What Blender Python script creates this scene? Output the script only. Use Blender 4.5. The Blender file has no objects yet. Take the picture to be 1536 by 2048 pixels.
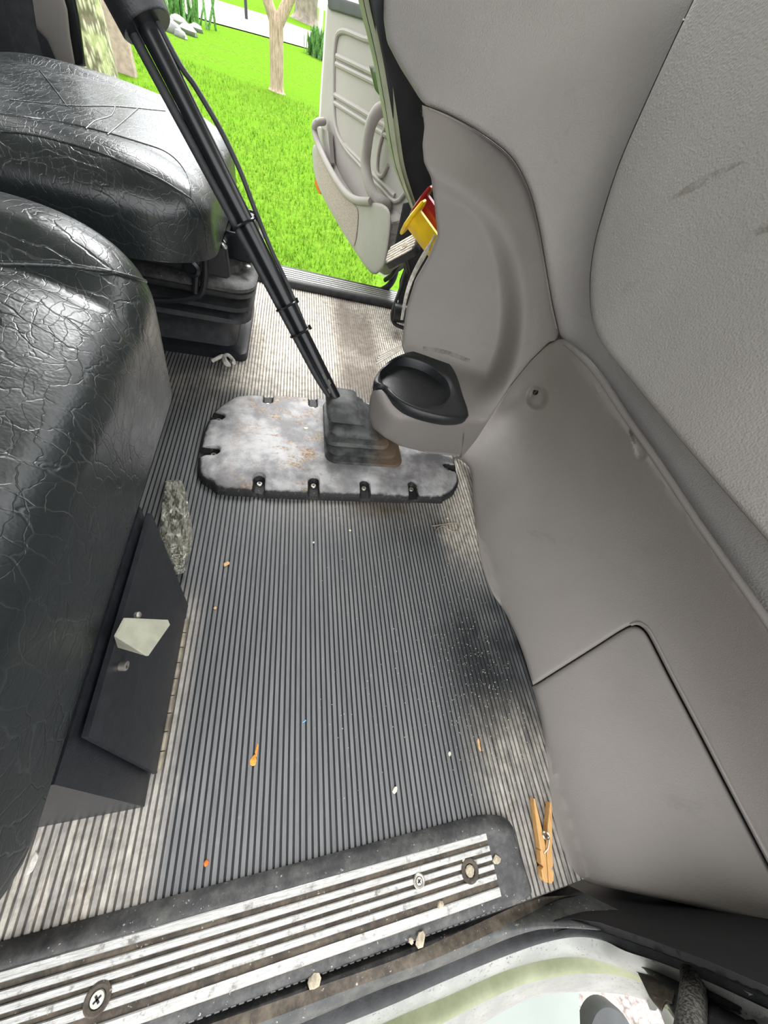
import bpy, math, random
import numpy as np
from mathutils import Vector, Matrix
from mathutils.geometry import delaunay_2d_cdt
from mathutils.bvhtree import BVHTree
random.seed(7); RNG = np.random.default_rng(7)
C = bpy.context.scene.collection
# ------------------------------------------------------------------ camera
H = 0.6; F = 650.0
R = np.array([[0.96039768, -0.12744593, 0.2477778], [0.02481096, -0.84661382, -0.53162906], [0.27752607, 0.51672292, -0.80992389]])
CAM = np.array([0., 0., H])
cd = bpy.data.cameras.new('camera'); cam = bpy.data.objects.new('camera', cd); C.objects.link(cam)
cd.sensor_fit = 'VERTICAL'; cd.sensor_height = 24.0; cd.lens = 24.0 * F / 2048; cd.clip_start = 0.01; cd.clip_end = 500
m = Matrix.Identity(4)
for i in range(3):
    m[i][0] = R[0][i]; m[i][1] = -R[1][i]; m[i][2] = -R[2][i]; m[i][3] = CAM[i]
cam.matrix_world = m
bpy.context.scene.camera = cam

def ray(px, py): return R.T @ np.array([px - 768.0, py - 1024.0, F])
def tpl(r, n, d): return (d - n @ CAM) / (n @ r)
NX, NY, NZ = np.eye(3)
def at(px, py, x=None, y=None, z=None, pl=None):
    r = ray(px, py)
    if x is not None: t = x / r[0]
    elif y is not None: t = y / r[1]
    elif z is not None: t = (z - H) / r[2]
    else: t = tpl(r, np.array(pl[0], float), pl[1])
    return CAM + r * t

# ------------------------------------------------------------------ scene-graph helpers
W = {}
def tag(o, label=None, cat=None, group=None, kind=None):
    if label: o['label'] = label
    if cat: o['category'] = cat
    if group: o['group'] = group
    if kind: o['kind'] = kind
    return o
def thing(name, label, cat, loc=(0, 0, 0), group=None, kind=None):
    o = bpy.data.objects.new(name, None); C.objects.link(o); o.location = loc
    o.empty_display_size = 0.02
    W[o] = np.array(loc, float)
    return tag(o, label, cat, group, kind)
def smooth(me, ang=40):
    for p in me.polygons: p.use_smooth = True
    try: me.set_sharp_from_angle(angle=math.radians(ang))
    except Exception: pass
def obj(name, mb, mat, parent=None, loc=None, ang=40, label=None, sm=True):
    v = np.array(mb.v, float).reshape(-1, 3)
    if parent is not None: base = W[parent]
    elif loc is not None: base = np.array(loc, float)
    else:
        base = (v.min(0) + v.max(0)) / 2; base[2] = v[:, 2].min()
    me = bpy.data.meshes.new(name)
    me.from_pydata((v - base).tolist(), [], mb.f)
    me.validate(); me.update()
    if mat: me.materials.append(mat)
    if sm: smooth(me, ang)
    o = bpy.data.objects.new(name, me); C.objects.link(o)
    if parent is not None: o.parent = parent
    else: o.location = base
    W[o] = base
    if label: o['label'] = label
    return o

class MB:
    def __init__(s): s.v = []; s.f = []
    def add(s, v, f):
        b = len(s.v); s.v += [tuple(map(float, p)) for p in v]; s.f += [tuple(b + i for i in q) for q in f]; return s
    def grid(s, P, flip=False, cu=False):
        n, mm = len(P), len(P[0]); f = []
        for i in range(n - 1):
            for j in range(mm - (0 if cu else 1)):
                j2 = (j + 1) % mm
                q = (i * mm + j, i * mm + j2, (i + 1) * mm + j2, (i + 1) * mm + j)
                f.append(q[::-1] if flip else q)
        return s.add([p for r in P for p in r], f)
    def loft(s, rings, caps=True):
        n = len(rings[0]); v = [p for r in rings for p in r]; f = []
        for i in range(len(rings) - 1):
            for j in range(n):
                k = (j + 1) % n
                f.append((i * n + j, i * n + k, (i + 1) * n + k, (i + 1) * n + j))
        if caps:
            f.append(tuple(range(n - 1, -1, -1))); f.append(tuple((len(rings) - 1) * n + j for j in range(n)))
        return s.add(v, f)
    def tube(s, path, r, n=12, caps=True, flat=None):
        P = np.array(path, float); k = len(P); rs = r if hasattr(r, '__len__') else [r] * k
        T = np.gradient(P, axis=0); T /= np.linalg.norm(T, axis=1)[:, None] + 1e-12
        a = np.array([0, 0, 1.]) if abs(T[0][2]) < .9 else np.array([1., 0, 0])
        u = np.cross(T[0], a); u /= np.linalg.norm(u); rings = []
        for i in range(k):
            u = u - T[i] * (u @ T[i]); u /= np.linalg.norm(u); w = np.cross(T[i], u)
            rings.append([P[i] + rs[i] * (math.cos(2 * math.pi * j / n) * u + math.sin(2 * math.pi * j / n) * w) for j in range(n)])
        return s.loft(rings, caps)
    def box(s, c, size, M=None, bev=0.0):
        c = np.array(c, float); hx, hy, hz = np.array(size) / 2.0
        b = min(bev, hx * .98, hy * .98, hz * .98)
        if b <= 0:
            P = [np.array((x, y, z)) for z in (-hz, hz) for x, y in ((-hx, -hy), (hx, -hy), (hx, hy), (-hx, hy))]
            Fc = [(3, 2, 1, 0), (4, 5, 6, 7), (0, 1, 5, 4), (1, 2, 6, 5), (2, 3, 7, 6), (3, 0, 4, 7)]
            if M is not None: P = [np.array(M) @ p for p in P]
            return s.add([c + p for p in P], Fc)
        rings = []
        for z, ins in ((-hz, b), (-hz + b, 0), (hz - b, 0), (hz, b)):
            rings.append(rrect(hx - ins, hy - ins, b if ins == 0 else b * .6, z))
        if M is not None: rings = [[np.array(M) @ p for p in r_] for r_ in rings]
        return s.loft([[c + p for p in r_] for r_ in rings])
    def lathe(s, prof, c, M=None, n=24):
        c = np.array(c, float); rings = []
        for r, z in prof:
            ring = [np.array((r * math.cos(2 * math.pi * j / n), r * math.sin(2 * math.pi * j / n), z)) for j in range(n)]
            if M is not None: ring = [np.array(M) @ p for p in ring]
            rings.append([c + p for p in ring])
        return s.loft(rings)
    def merge(s, o): return s.add(o.v, o.f)

def rrect(hx, hy, r, z=0.0, n=4):
    out = []; r = min(r, hx * .99, hy * .99)
    for cx, cy, a0 in ((hx - r, hy - r, 0), (-hx + r, hy - r, 90), (-hx + r, -hy + r, 180), (hx - r, -hy + r, 270)):
        for k in range(n + 1):
            a = math.radians(a0 + 90 * k / n); out.append(np.array((cx + r * math.cos(a), cy + r * math.sin(a), z)))
    return out
def frame(d, up=(0, 0, 1)):
    d = np.array(d, float); d /= np.linalg.norm(d); u = np.cross(up, d)
    if np.linalg.norm(u) < 1e-4: u = np.cross((1, 0, 0), d)
    u /= np.linalg.norm(u); return np.stack([u, np.cross(d, u), d], 1)
def cr(pts, n=8, closed=False):
    P = [np.array(p, float) for p in pts]; k = len(P); out = []
    rng = range(k if closed else k - 1)
    for i in rng:
        p1, p2 = P[i], P[(i + 1) % k]
        p0 = P[i - 1] if (closed or i > 0) else 2 * p1 - p2
        p3 = P[(i + 2) % k] if (closed or i + 2 < k) else 2 * p2 - p1
        for j in range(n):
            t = j / n
            out.append(.5 * ((2 * p1) + (p2 - p0) * t + (2 * p0 - 5 * p1 + 4 * p2 - p3) * t * t + (3 * p1 - p0 - 3 * p2 + p3) * t ** 3))
    if not closed: out.append(P[-1])
    return out
def resample(pts, step):
    P = np.array(pts, float); d = np.r_[0, np.cumsum(np.linalg.norm(np.diff(P, axis=0), axis=1))]
    n = max(2, int(round(d[-1] / step)) + 1); s = np.linspace(0, d[-1], n)
    return np.stack([np.interp(s, d, P[:, i]) for i in range(P.shape[1])], 1)
def sm(a, b, x):
    t = np.clip((x - a) / (b - a), 0, 1); return t * t * (3 - 2 * t)

def segdist(Q, A, B):
    d = np.full(len(Q), 1e9)
    for a, b in zip(A, B):
        ab = b - a; L = ab @ ab
        t = np.clip(((Q - a) @ ab) / max(L, 1e-9), 0, 1)
        d = np.minimum(d, np.linalg.norm(Q - (a + t[:, None] * ab), axis=1))
    return d
def inside(Q, P):
    res = np.zeros(len(Q), bool); n = len(P); j = n - 1
    for i in range(n):
        xi, yi = P[i]; xj, yj = P[j]
        c = ((yi > Q[:, 1]) != (yj > Q[:, 1])) & (Q[:, 0] < (xj - xi) * (Q[:, 1] - yi) / (yj - yi + 1e-12) + xi)
        res ^= c; j = i
    return res

def patch(outline, tfun, step=9.0, roll=(10.0, .006), thick=.01, noroll=None, extra=()):
    """a moulded panel: an outline seen from one side, laid on a real 3-D surface, rounded edges, real thickness"""
    O = resample(list(map(np.array, outline)) + [np.array(outline[0])], step)[:-1].astype(float)
    area = sum(O[i][0] * O[(i + 1) % len(O)][1] - O[(i + 1) % len(O)][0] * O[i][1] for i in range(len(O)))
    if area < 0: O = O[::-1]
    A, B = O, np.roll(O, -1, 0)
    rmask = np.ones(len(O), bool)
    if noroll is not None: rmask = ~np.array([noroll((a + b) / 2) for a, b in zip(A, B)])
    pts = [O]; w, dep = roll
    T = np.roll(O, -1, 0) - np.roll(O, 1, 0); T /= np.linalg.norm(T, axis=1)[:, None] + 1e-9
    Nn = np.stack([-T[:, 1], T[:, 0]], 1)
    for k in (.12, .35, .65, 1.0):
        Q = O + Nn * w * k; ok = inside(Q, O) & (segdist(Q, A, B) > w * k * .93); pts.append(Q[ok])
    lo, hi = O.min(0), O.max(0)
    gx, gy = np.meshgrid(np.arange(lo[0] + step / 2, hi[0], step), np.arange(lo[1] + step / 2, hi[1], step * .9))
    gx[1::2] += step / 2
    G = np.stack([gx.ravel(), gy.ravel()], 1)
    ok = inside(G, O); G = G[ok]; G = G[segdist(G, A, B) > w + step * .5]; pts.append(G)
    for (ex, ey, er, es) in extra:
        hx, hy = np.meshgrid(np.arange(ex - er, ex + er, es), np.arange(ey - er, ey + er, es)); E_ = np.stack([hx.ravel(), hy.ravel()], 1)
        pts[-1] = pts[-1][np.abs(pts[-1] - (ex, ey)).max(1) > er + es * .5]
        E_ = E_[inside(E_, O)]; E_ = E_[segdist(E_, A, B) > w * 1.05]; pts.append(E_)
    Q = np.concatenate(pts)
    n = len(O)
    res = delaunay_2d_cdt([Vector(p) for p in Q], [(i, (i + 1) % n) for i in range(n)], [], 1, 1e-4)
    V2 = np.array([tuple(v) for v in res[0]]); Fc = [tuple(f) for f in res[2]]
    t = tfun(V2)
    rays = (np.concatenate([V2 - np.array([768., 1024.]), np.full((len(V2), 1), F)], 1)) @ R
    P = CAM + rays * t[:, None]
    if dep > 0 and rmask.any():
        d = segdist(V2, A[rmask], B[rmask]); k = np.clip(d / w, 0, 1)
        push = dep * (1 - np.sqrt(np.clip(1 - (1 - k) ** 2, 0, 1)))
        P = P + rays / np.linalg.norm(rays, axis=1)[:, None] * push[:, None]
    out = []
    for f in Fc:
        a, b, c = P[f[0]], P[f[1]], P[f[2]]
        out.append(f if np.cross(b - a, c - a) @ (CAM - a) > 0 else f[::-1])
    N = np.zeros_like(P)
    for f in out:
        nn = np.cross(P[f[1]] - P[f[0]], P[f[2]] - P[f[0]])
        for i in f: N[i] += nn
    N /= np.linalg.norm(N, axis=1)[:, None] + 1e-12
    mean = N.mean(0); mean /= np.linalg.norm(mean)
    Bk = P - thick * (0.5 * N + 0.5 * mean)
    k = len(P); faces = list(out) + [tuple(k + i for i in f[::-1]) for f in out]
    cnt = {}
    for f in out:
        for i in range(3):
            e = (f[i], f[(i + 1) % 3]); cnt[e] = 1
    for (a, b) in cnt:
        if (b, a) not in cnt: faces.append((b, a, k + a, k + b))
    return MB().add(np.concatenate([P, Bk]), faces)
def tplane(n, d):
    n = np.array(n, float)
    def fn(V):
        r = np.concatenate([V - np.array([768., 1024.]), np.full((len(V), 1), F)], 1) @ R
        return (d - n @ CAM) / (r @ n)
    return fn
def smin(a, b, k=2.5e-5):
    return -k * np.logaddexp(-a / k, -b / k)
def smax(a, b, k=2.5e-5): return -smin(-a, -b, k)
def strip(c1, c2, mid=None, n=60, k=5):
    """a moulded strip between two 3-D edge curves; mid = bulge vector"""
    a = resample(c1, 1e9 if False else max(np.linalg.norm(np.diff(np.array(c1), axis=0), axis=1).sum() / n, 1e-6))
    b = resample(c2, max(np.linalg.norm(np.diff(np.array(c2), axis=0), axis=1).sum() / n, 1e-6))
    q = min(len(a), len(b)); a = a[:q]; b = b[:q]; rows = []
    for j in range(k + 1):
        s = j / k; row = a * (1 - s) + b * s
        if mid is not None: row = row + np.array(mid) * math.sin(math.pi * s)
        rows.append(list(row))
    return rows
def onmesh(mb, px, lift=0.0):
    bv = BVHTree.FromPolygons([Vector(p) for p in mb.v], mb.f); out = []
    for p in px:
        r = ray(*p); d = Vector(r).normalized(); h = bv.ray_cast(Vector(CAM), d)
        if h[0] is not None: out.append(np.array(h[0] - d * lift))
    return out

# ------------------------------------------------------------------ materials
def sock(nt, v, s):
    if isinstance(v, bpy.types.NodeSocket): nt.links.new(v, s)
    elif hasattr(v, '__len__') and s.type == 'RGBA': s.default_value = (*v[:3], 1)
    else: s.default_value = v
class N:
    def __init__(s, name):
        s.m = bpy.data.materials.new(name); s.m.use_nodes = True; s.nt = s.m.node_tree; s.b = s.nt.nodes['Principled BSDF']
        s.pos = s.nt.nodes.new('ShaderNodeNewGeometry').outputs['Position']
        s.objc = s.nt.nodes.new('ShaderNodeTexCoord').outputs['Object']
    def math(s, op, a, b=0.0, c=0.0):
        n = s.nt.nodes.new('ShaderNodeMath'); n.operation = op
        for i, v in enumerate((a, b, c)): sock(s.nt, v, n.inputs[i])
        return n.outputs[0]
    def rng(s, v, a, b, lo=0.0, hi=1.0):
        n = s.nt.nodes.new('ShaderNodeMapRange'); n.interpolation_type = 'SMOOTHSTEP'
        for k, x in zip(('Value', 'From Min', 'From Max', 'To Min', 'To Max'), (v, a, b, lo, hi)): sock(s.nt, x, n.inputs[k])
        return n.outputs[0]
    def xyz(s, v=None):
        n = s.nt.nodes.new('ShaderNodeSeparateXYZ'); s.nt.links.new(s.pos if v is None else v, n.inputs[0]); return n.outputs
    def scale(s, vec, v=None, rot=(0, 0, 0)):
        n = s.nt.nodes.new('ShaderNodeMapping'); s.nt.links.new(s.pos if v is None else v, n.inputs[0]); n.inputs['Scale'].default_value = vec; n.inputs['Rotation'].default_value = rot; return n.outputs[0]
    def noise(s, sc, det=4, rough=.55, vec=None, dist=0.0):
        n = s.nt.nodes.new('ShaderNodeTexNoise'); s.nt.links.new(s.pos if vec is None else vec, n.inputs['Vector'])
        n.inputs['Scale'].default_value = sc; n.inputs['Detail'].default_value = det; n.inputs['Roughness'].default_value = rough; n.inputs['Distortion'].default_value = dist
        return n.outputs[0]
    def vor(s, sc, vec=None, feat='DISTANCE_TO_EDGE', rnd=1.0):
        n = s.nt.nodes.new('ShaderNodeTexVoronoi'); n.feature = feat; s.nt.links.new(s.pos if vec is None else vec, n.inputs['Vector'])
        n.inputs['Scale'].default_value = sc; n.inputs['Randomness'].default_value = rnd; return n.outputs['Distance']
    def mix(s, f, a, b):
        n = s.nt.nodes.new('ShaderNodeMix'); n.data_type = 'RGBA'; sock(s.nt, f, n.inputs[0]); sock(s.nt, a, n.inputs[6]); sock(s.nt, b, n.inputs[7]); return n.outputs[2]
    def bump(s, h, dist, st=1.0, nrm=None):
        n = s.nt.nodes.new('ShaderNodeBump'); sock(s.nt, h, n.inputs['Height']); n.inputs['Distance'].default_value = dist; n.inputs['Strength'].default_value = st
        if nrm is not None: s.nt.links.new(nrm, n.inputs['Normal'])
        return n.outputs[0]
    def fin(s, col=None, rough=.5, metal=0.0, nrm=None, spec=None, **k):
        if col is not None: sock(s.nt, col, s.b.inputs['Base Color'])
        sock(s.nt, rough, s.b.inputs['Roughness']); s.b.inputs['Metallic'].default_value = metal
        if nrm is not None: s.nt.links.new(nrm, s.b.inputs['Normal'])
        if spec is not None: s.b.inputs['Specular IOR Level'].default_value = spec
        for a, v in k.items(): sock(s.nt, v, s.b.inputs[a.replace('_', ' ')])
        return s.m
def simple(name, col, rough=.5, metal=0.0, var=.15, nscale=40, spec=None, bump=0.0):
    n = N(name); f = n.noise(nscale, 4)
    c = np.array(col, float)
    nr = n.bump(n.noise(nscale * 6, 3), bump) if bump else None
    return n.fin(n.mix(n.rng(f, .3, .7), c * (1 - var), np.clip(c * (1 + var), 0, 1)), rough, metal, nr, spec)

M = {}
def grain(name, col, sc, dist, rough):
    n = N(name)
    big = n.rng(n.noise(5, 4), .35, .7)
    smear = n.math('MULTIPLY', n.rng(n.noise(14, 6, .7, dist=.6), .60, .76), .42)
    c = n.mix(big, np.array(col) * .95, np.array(col) * 1.05)
    c = n.mix(smear, c, np.array(col) * .6)
    g = n.vor(sc, n.scale((1, 1, 1)), 'F1')
    nr = n.bump(n.math('ADD', g, n.noise(sc * .5, 3)), dist)
    M[name] = n.fin(c, rough, 0, nr, .35)
grain('grey_soft_vinyl', (.345, .327, .307), 430, .00055, .50)
grain('grey_hard_plastic', (.242, .221, .205), 700, .00018, .50)
grain('door_grey_plastic', (.40, .37, .345), 500, .0003, .55)
def carpetmat():
    n = N('pocket_carpet'); f = n.noise(300, 3)
    M['pocket_carpet'] = n.fin(n.mix(n.rng(f, .3, .7), (.30, .255, .21), (.50, .44, .38)), .95, 0, n.bump(f, .002))
carpetmat()
def leather():
    n = N('black_leather')
    warp = n.noise(9, 3)
    ad = n.nt.nodes.new('ShaderNodeVectorMath'); ad.operation = 'MULTIPLY_ADD'
    cw = n.nt.nodes.new('ShaderNodeTexNoise'); n.nt.links.new(n.pos, cw.inputs['Vector']); cw.inputs['Scale'].default_value = 16; cw.inputs['Detail'].default_value = 4
    n.nt.links.new(cw.outputs['Color'], ad.inputs[0]); ad.inputs[1].default_value = (.05, .05, .05); n.nt.links.new(n.pos, ad.inputs[2])
    v1 = n.vor(27, n.scale((.33, 1.8, 1), ad.outputs[0], (0, 0, .45)))
    v2 = n.vor(60, n.scale((1.9, .6, 1), ad.outputs[0], (0, 0, -.7)))
    v3 = n.vor(400, None, 'F1')
    zone = n.rng(n.noise(6, 3), .38, .62)
    c1 = n.math('MULTIPLY', n.rng(v1, .0, .05), zone); c2 = n.math('MULTIPLY', n.rng(v2, .0, .05), .35)
    h = n.math('ADD', n.math('ADD', c1, c2), n.math('MULTIPLY', v3, .22))
    h = n.math('ADD', h, n.math('MULTIPLY', n.noise(30, 4), 1.3))
    col = n.mix(n.rng(v1, .0, .02), (.030, .035, .036), (.014, .0175, .018))
    M['black_leather'] = n.fin(col, n.rng(n.noise(40, 3), .2, .8, .24, .38), 0, n.bump(h, .00034), .7)
leather()
def floormat():
    n = N('ribbed_rubber'); x, y, z = n.xyz()
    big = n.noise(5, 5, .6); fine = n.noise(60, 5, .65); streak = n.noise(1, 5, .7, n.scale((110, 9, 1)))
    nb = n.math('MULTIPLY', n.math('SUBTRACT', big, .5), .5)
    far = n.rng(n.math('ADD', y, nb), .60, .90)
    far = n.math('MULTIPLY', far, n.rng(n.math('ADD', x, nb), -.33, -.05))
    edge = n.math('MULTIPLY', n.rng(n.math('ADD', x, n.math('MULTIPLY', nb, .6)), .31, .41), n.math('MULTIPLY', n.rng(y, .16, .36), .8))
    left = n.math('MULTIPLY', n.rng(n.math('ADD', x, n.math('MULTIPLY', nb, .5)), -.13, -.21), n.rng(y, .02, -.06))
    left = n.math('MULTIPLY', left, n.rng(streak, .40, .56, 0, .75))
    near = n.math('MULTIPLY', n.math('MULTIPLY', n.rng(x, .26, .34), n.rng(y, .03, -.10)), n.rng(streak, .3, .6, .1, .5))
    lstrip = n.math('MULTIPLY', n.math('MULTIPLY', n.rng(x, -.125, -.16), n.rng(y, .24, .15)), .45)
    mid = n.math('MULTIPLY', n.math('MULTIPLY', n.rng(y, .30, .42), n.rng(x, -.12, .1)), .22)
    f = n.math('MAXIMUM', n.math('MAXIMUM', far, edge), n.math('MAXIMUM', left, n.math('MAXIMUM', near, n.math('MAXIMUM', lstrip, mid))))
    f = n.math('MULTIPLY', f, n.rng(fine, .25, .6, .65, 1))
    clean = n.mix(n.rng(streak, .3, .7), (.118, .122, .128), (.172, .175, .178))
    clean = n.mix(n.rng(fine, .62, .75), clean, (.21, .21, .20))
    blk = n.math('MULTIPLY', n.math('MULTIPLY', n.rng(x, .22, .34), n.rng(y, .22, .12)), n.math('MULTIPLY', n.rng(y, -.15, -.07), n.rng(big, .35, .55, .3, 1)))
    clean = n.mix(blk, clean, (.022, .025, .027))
    dust_and_light = n.mix(n.rng(fine, .3, .7), (.56, .50, .42), (.80, .74, .65))  # real dust, made paler to hold light from the far doorway
    dust_and_light = n.mix(n.rng(n.noise(25, 5, .7), .58, .70), dust_and_light, (.45, .37, .28))
    c = n.mix(f, clean, dust_and_light)
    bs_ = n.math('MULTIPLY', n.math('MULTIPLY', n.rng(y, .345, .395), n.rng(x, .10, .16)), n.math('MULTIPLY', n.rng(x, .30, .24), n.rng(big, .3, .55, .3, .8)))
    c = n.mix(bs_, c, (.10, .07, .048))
    gx = n.math('PINGPONG', n.math('ADD', x, 8.0), .004)
    c = n.mix(n.rng(z, -.0012, -.0004), n.mix(n.math('MULTIPLY', f, .38), (.015, .016, .018), dust_and_light), c)
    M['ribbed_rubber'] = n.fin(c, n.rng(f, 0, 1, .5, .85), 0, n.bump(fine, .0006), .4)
floormat()
def platemat():
    n = N('worn_rubber_plate'); x, y, z = n.xyz()
    a = n.rng(n.noise(12, 6, .65), .4, .66); b = n.rng(n.noise(18, 6, .7, n.scale((1, 1.8, 1))), .5, .62); spk = n.noise(150, 4, .7)
    c = n.mix(a, (.20, .195, .20), (.46, .455, .46))
    br = n.math('MULTIPLY', n.math('MULTIPLY', b, n.rng(x, -.15, -.05)), n.rng(x, .12, .04))
    c = n.mix(br, c, n.mix(n.rng(spk, .4, .6), (.20, .135, .08), (.42, .33, .24)))
    c = n.mix(n.rng(spk, .66, .74), c, (.62, .58, .5))
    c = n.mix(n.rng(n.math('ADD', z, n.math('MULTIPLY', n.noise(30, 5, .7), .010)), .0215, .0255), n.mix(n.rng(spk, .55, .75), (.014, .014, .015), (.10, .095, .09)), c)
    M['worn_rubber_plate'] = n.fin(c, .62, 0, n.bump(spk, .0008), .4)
platemat()
def bootmat():
    n = N('boot_rubber'); x, y, z = n.xyz(); f = n.noise(30, 5, .65)
    rust = n.math('MULTIPLY', n.rng(n.math('ADD', x, n.math('MULTIPLY', n.math('SUBTRACT', f, .5), .1)), .17, .225), .75)
    c = n.mix(n.rng(f, .4, .65), (.028, .030, .030), (.085, .088, .085)); c = n.mix(rust, c, (.15, .095, .055))
    M['boot_rubber'] = n.fin(c, .6, 0, n.bump(f, .001))
bootmat()
M['black_rubber'] = simple('black_rubber', (.028, .029, .031), .6, 0, .3, 60, bump=.0004)
def rub(name, a, b, rough=.6):
    n = N(name); f = n.noise(45, 6, .7); c = n.mix(n.rng(f, .35, .7), a, b); c = n.mix(n.rng(n.noise(260, 3), .66, .74), c, (.4, .37, .32))
    M[name] = n.fin(c, rough, 0, n.bump(f, .0006))
rub('dusty_rubber', (.030, .030, .032), (.10, .098, .092))
rub('dusty_seal', (.040, .043, .044), (.095, .097, .09), .5)
rub('grimy_channel', (.045, .036, .028), (.14, .115, .085), .8)
M['black_plastic'] = simple('black_plastic', (.014, .015, .017), .36, 0, .15, 60, bump=.0003)
M['black_gloss'] = simple('black_gloss', (.010, .011, .013), .24, 0, .1)
M['black_panel'] = simple('black_panel', (.012, .0135, .017), .42, 0, .3, 90, bump=.0003)
M['pitch_dark'] = simple('pitch_dark', (.008, .008, .009), .7)
M['dark_trim'] = simple('dark_trim', (.03, .033, .037), .55, 0, .2, 20)
M['chrome'] = simple('chrome', (.62, .61, .59), .28, 1, .1)
M['dull_steel'] = simple('dull_steel', (.42, .40, .36), .45, .8, .2, 80)
M['yellow_plastic'] = simple('yellow_plastic', (.85, .56, .012), .35, 0, .06)
M['red_plastic'] = simple('red_plastic', (.30, .012, .012), .32, 0, .08)
M['amber_plastic'] = simple('amber_plastic', (.55, .13, .015), .3)
M['beige_plastic'] = simple('beige_plastic', (.38, .38, .30), .5, 0, .12, 60)
M['white_cord'] = simple('white_cord', (.62, .59, .54), .85, 0, .2, 200)
M['foam_white'] = simple('foam_white', (.66, .63, .56), .9, 0, .2, 120)
M['wire_tan'] = simple('wire_tan', (.45, .38, .30), .4, .5, .2)
M['stone'] = simple('stone', (.50, .43, .32), .9, 0, .25, 200, bump=.001)
M['grit'] = simple('grit', (.55, .51, .43), .9, 0, .3, 300)
M['orange_bit'] = simple('orange_bit', (.72, .17, .03), .6, 0, .2, 200)
M['orange_smear'] = simple('orange_smear', (.70, .26, .03), .6, 0, .3, 250)
M['tan_bit'] = simple('tan_bit', (.60, .36, .17), .7, 0, .2, 200)
M['yellow_bit'] = simple('yellow_bit', (.75, .62, .10), .7, 0, .2, 200)
M['cream_bit'] = simple('cream_bit', (.72, .67, .50), .7, 0, .1, 200)
M['blue_bit'] = simple('blue_bit', (.12, .36, .60), .5)
M['concrete'] = simple('concrete', (.255, .222, .19), .9, 0, .08, 3)
M['galvanised'] = simple('galvanised', (.55, .56, .55), .5, .4, .1, 10)
M['post_wood'] = simple('post_wood', (.36, .27, .23), .85, 0, .2, 12)
M['fence_grey'] = simple('fence_grey', (.34, .36, .40), .8, 0, .1, 5)
M['white_paint'] = simple('white_paint', (.8, .8, .78), .5)
M['shrub_green'] = simple('shrub_green', (.09, .22, .05), .7, 0, .5, 20)
M['glass_reflection'] = N('glass_reflection').fin((.35, .28, .18), .08, 0, None, .6, Transmission_Weight=.55)  # brown reflection in the pane is put into the glass colour
def wood():
    n = N('peg_wood'); g = n.noise(1, 4, .6, n.scale((600, 30, 300)))
    M['peg_wood'] = n.fin(n.mix(n.rng(g, .3, .7), (.56, .30, .10), (.72, .43, .17)), .6, 0, n.bump(g, .0002))
wood()
def alu():
    n = N('worn_aluminium'); s1 = n.noise(1, 5, .7, n.scale((40, 400, 1))); d = n.rng(n.noise(90, 6, .7), .52, .72)
    c = n.mix(n.rng(s1, .3, .7), (.34, .335, .32), (.50, .50, .485)); c = n.mix(d, c, (.20, .19, .17))
    M['worn_aluminium'] = n.fin(c, n.rng(d, 0, 1, .36, .6), .55, n.bump(s1, .0003))
alu()
def paint():
    n = N('weathered_cream_paint'); f = n.noise(16, 5, .65); sp = n.noise(220, 3, .7)
    c = n.mix(n.rng(f, .35, .7), (.25, .258, .24), (.36, .365, .34)); c = n.mix(n.math('MULTIPLY', n.rng(sp, .58, .70), n.rng(f, .3, .55)), c, (.10, .095, .085))
    M['weathered_cream_paint'] = n.fin(c, .45, 0, n.bump(sp, .0003))
    n = N('algae_cream_paint'); f = n.noise(20, 5, .65)
    M['algae_cream_paint'] = n.fin(n.mix(n.rng(f, .3, .7), (.20, .225, .12), (.30, .32, .20)), .5, 0, n.bump(f, .0004))
paint()
def lawn():
    n = N('lawn_green'); a = n.noise(.9, 5, .6); b = n.noise(14, 5, .75)
    c = n.mix(n.rng(b, .3, .7), (.070, .150, .010), (.155, .28, .03)); c = n.mix(n.rng(a, .3, .7), c, (.105, .228, .016))
    M['lawn_green'] = n.fin(c, 1, 0, n.bump(b, .05), 0.0)
    n = N('grass_blade'); a = n.noise(7, 3)
    M['grass_blade'] = n.fin(n.mix(n.rng(a, .3, .7), (.105, .235, .016), (.25, .39, .045)), .8, 0, None, .1)
    n = N('gravel'); v = n.vor(55, None, 'F1'); q = n.noise(40, 3)
    M['gravel'] = n.fin(n.mix(n.rng(q, .3, .7), n.mix(n.rng(v, .1, .7), (.38, .345, .315), (.13, .105, .095)), (.30, .26, .24)), .9, 0, n.bump(v, -.012))
lawn()
def bark():
    n = N('pale_bark'); v = n.vor(1, n.scale((34, 34, 11)), 'F1'); q = n.noise(6, 4)
    c = n.mix(n.rng(v, .25, .6), (.56, .54, .38), (.17, .15, .10)); c = n.mix(n.rng(q, .45, .65), c, (.50, .52, .28))
    M['pale_bark'] = n.fin(c, .9, 0, n.bump(v, -.03))
    n = N('brown_bark'); v = n.noise(1, 5, .7, n.scale((30, 30, 5)))
    M['brown_bark'] = n.fin(n.mix(n.rng(v, .3, .7), (.25, .17, .12), (.50, .39, .30)), .9, 0, n.bump(v, .02))
bark()
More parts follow.
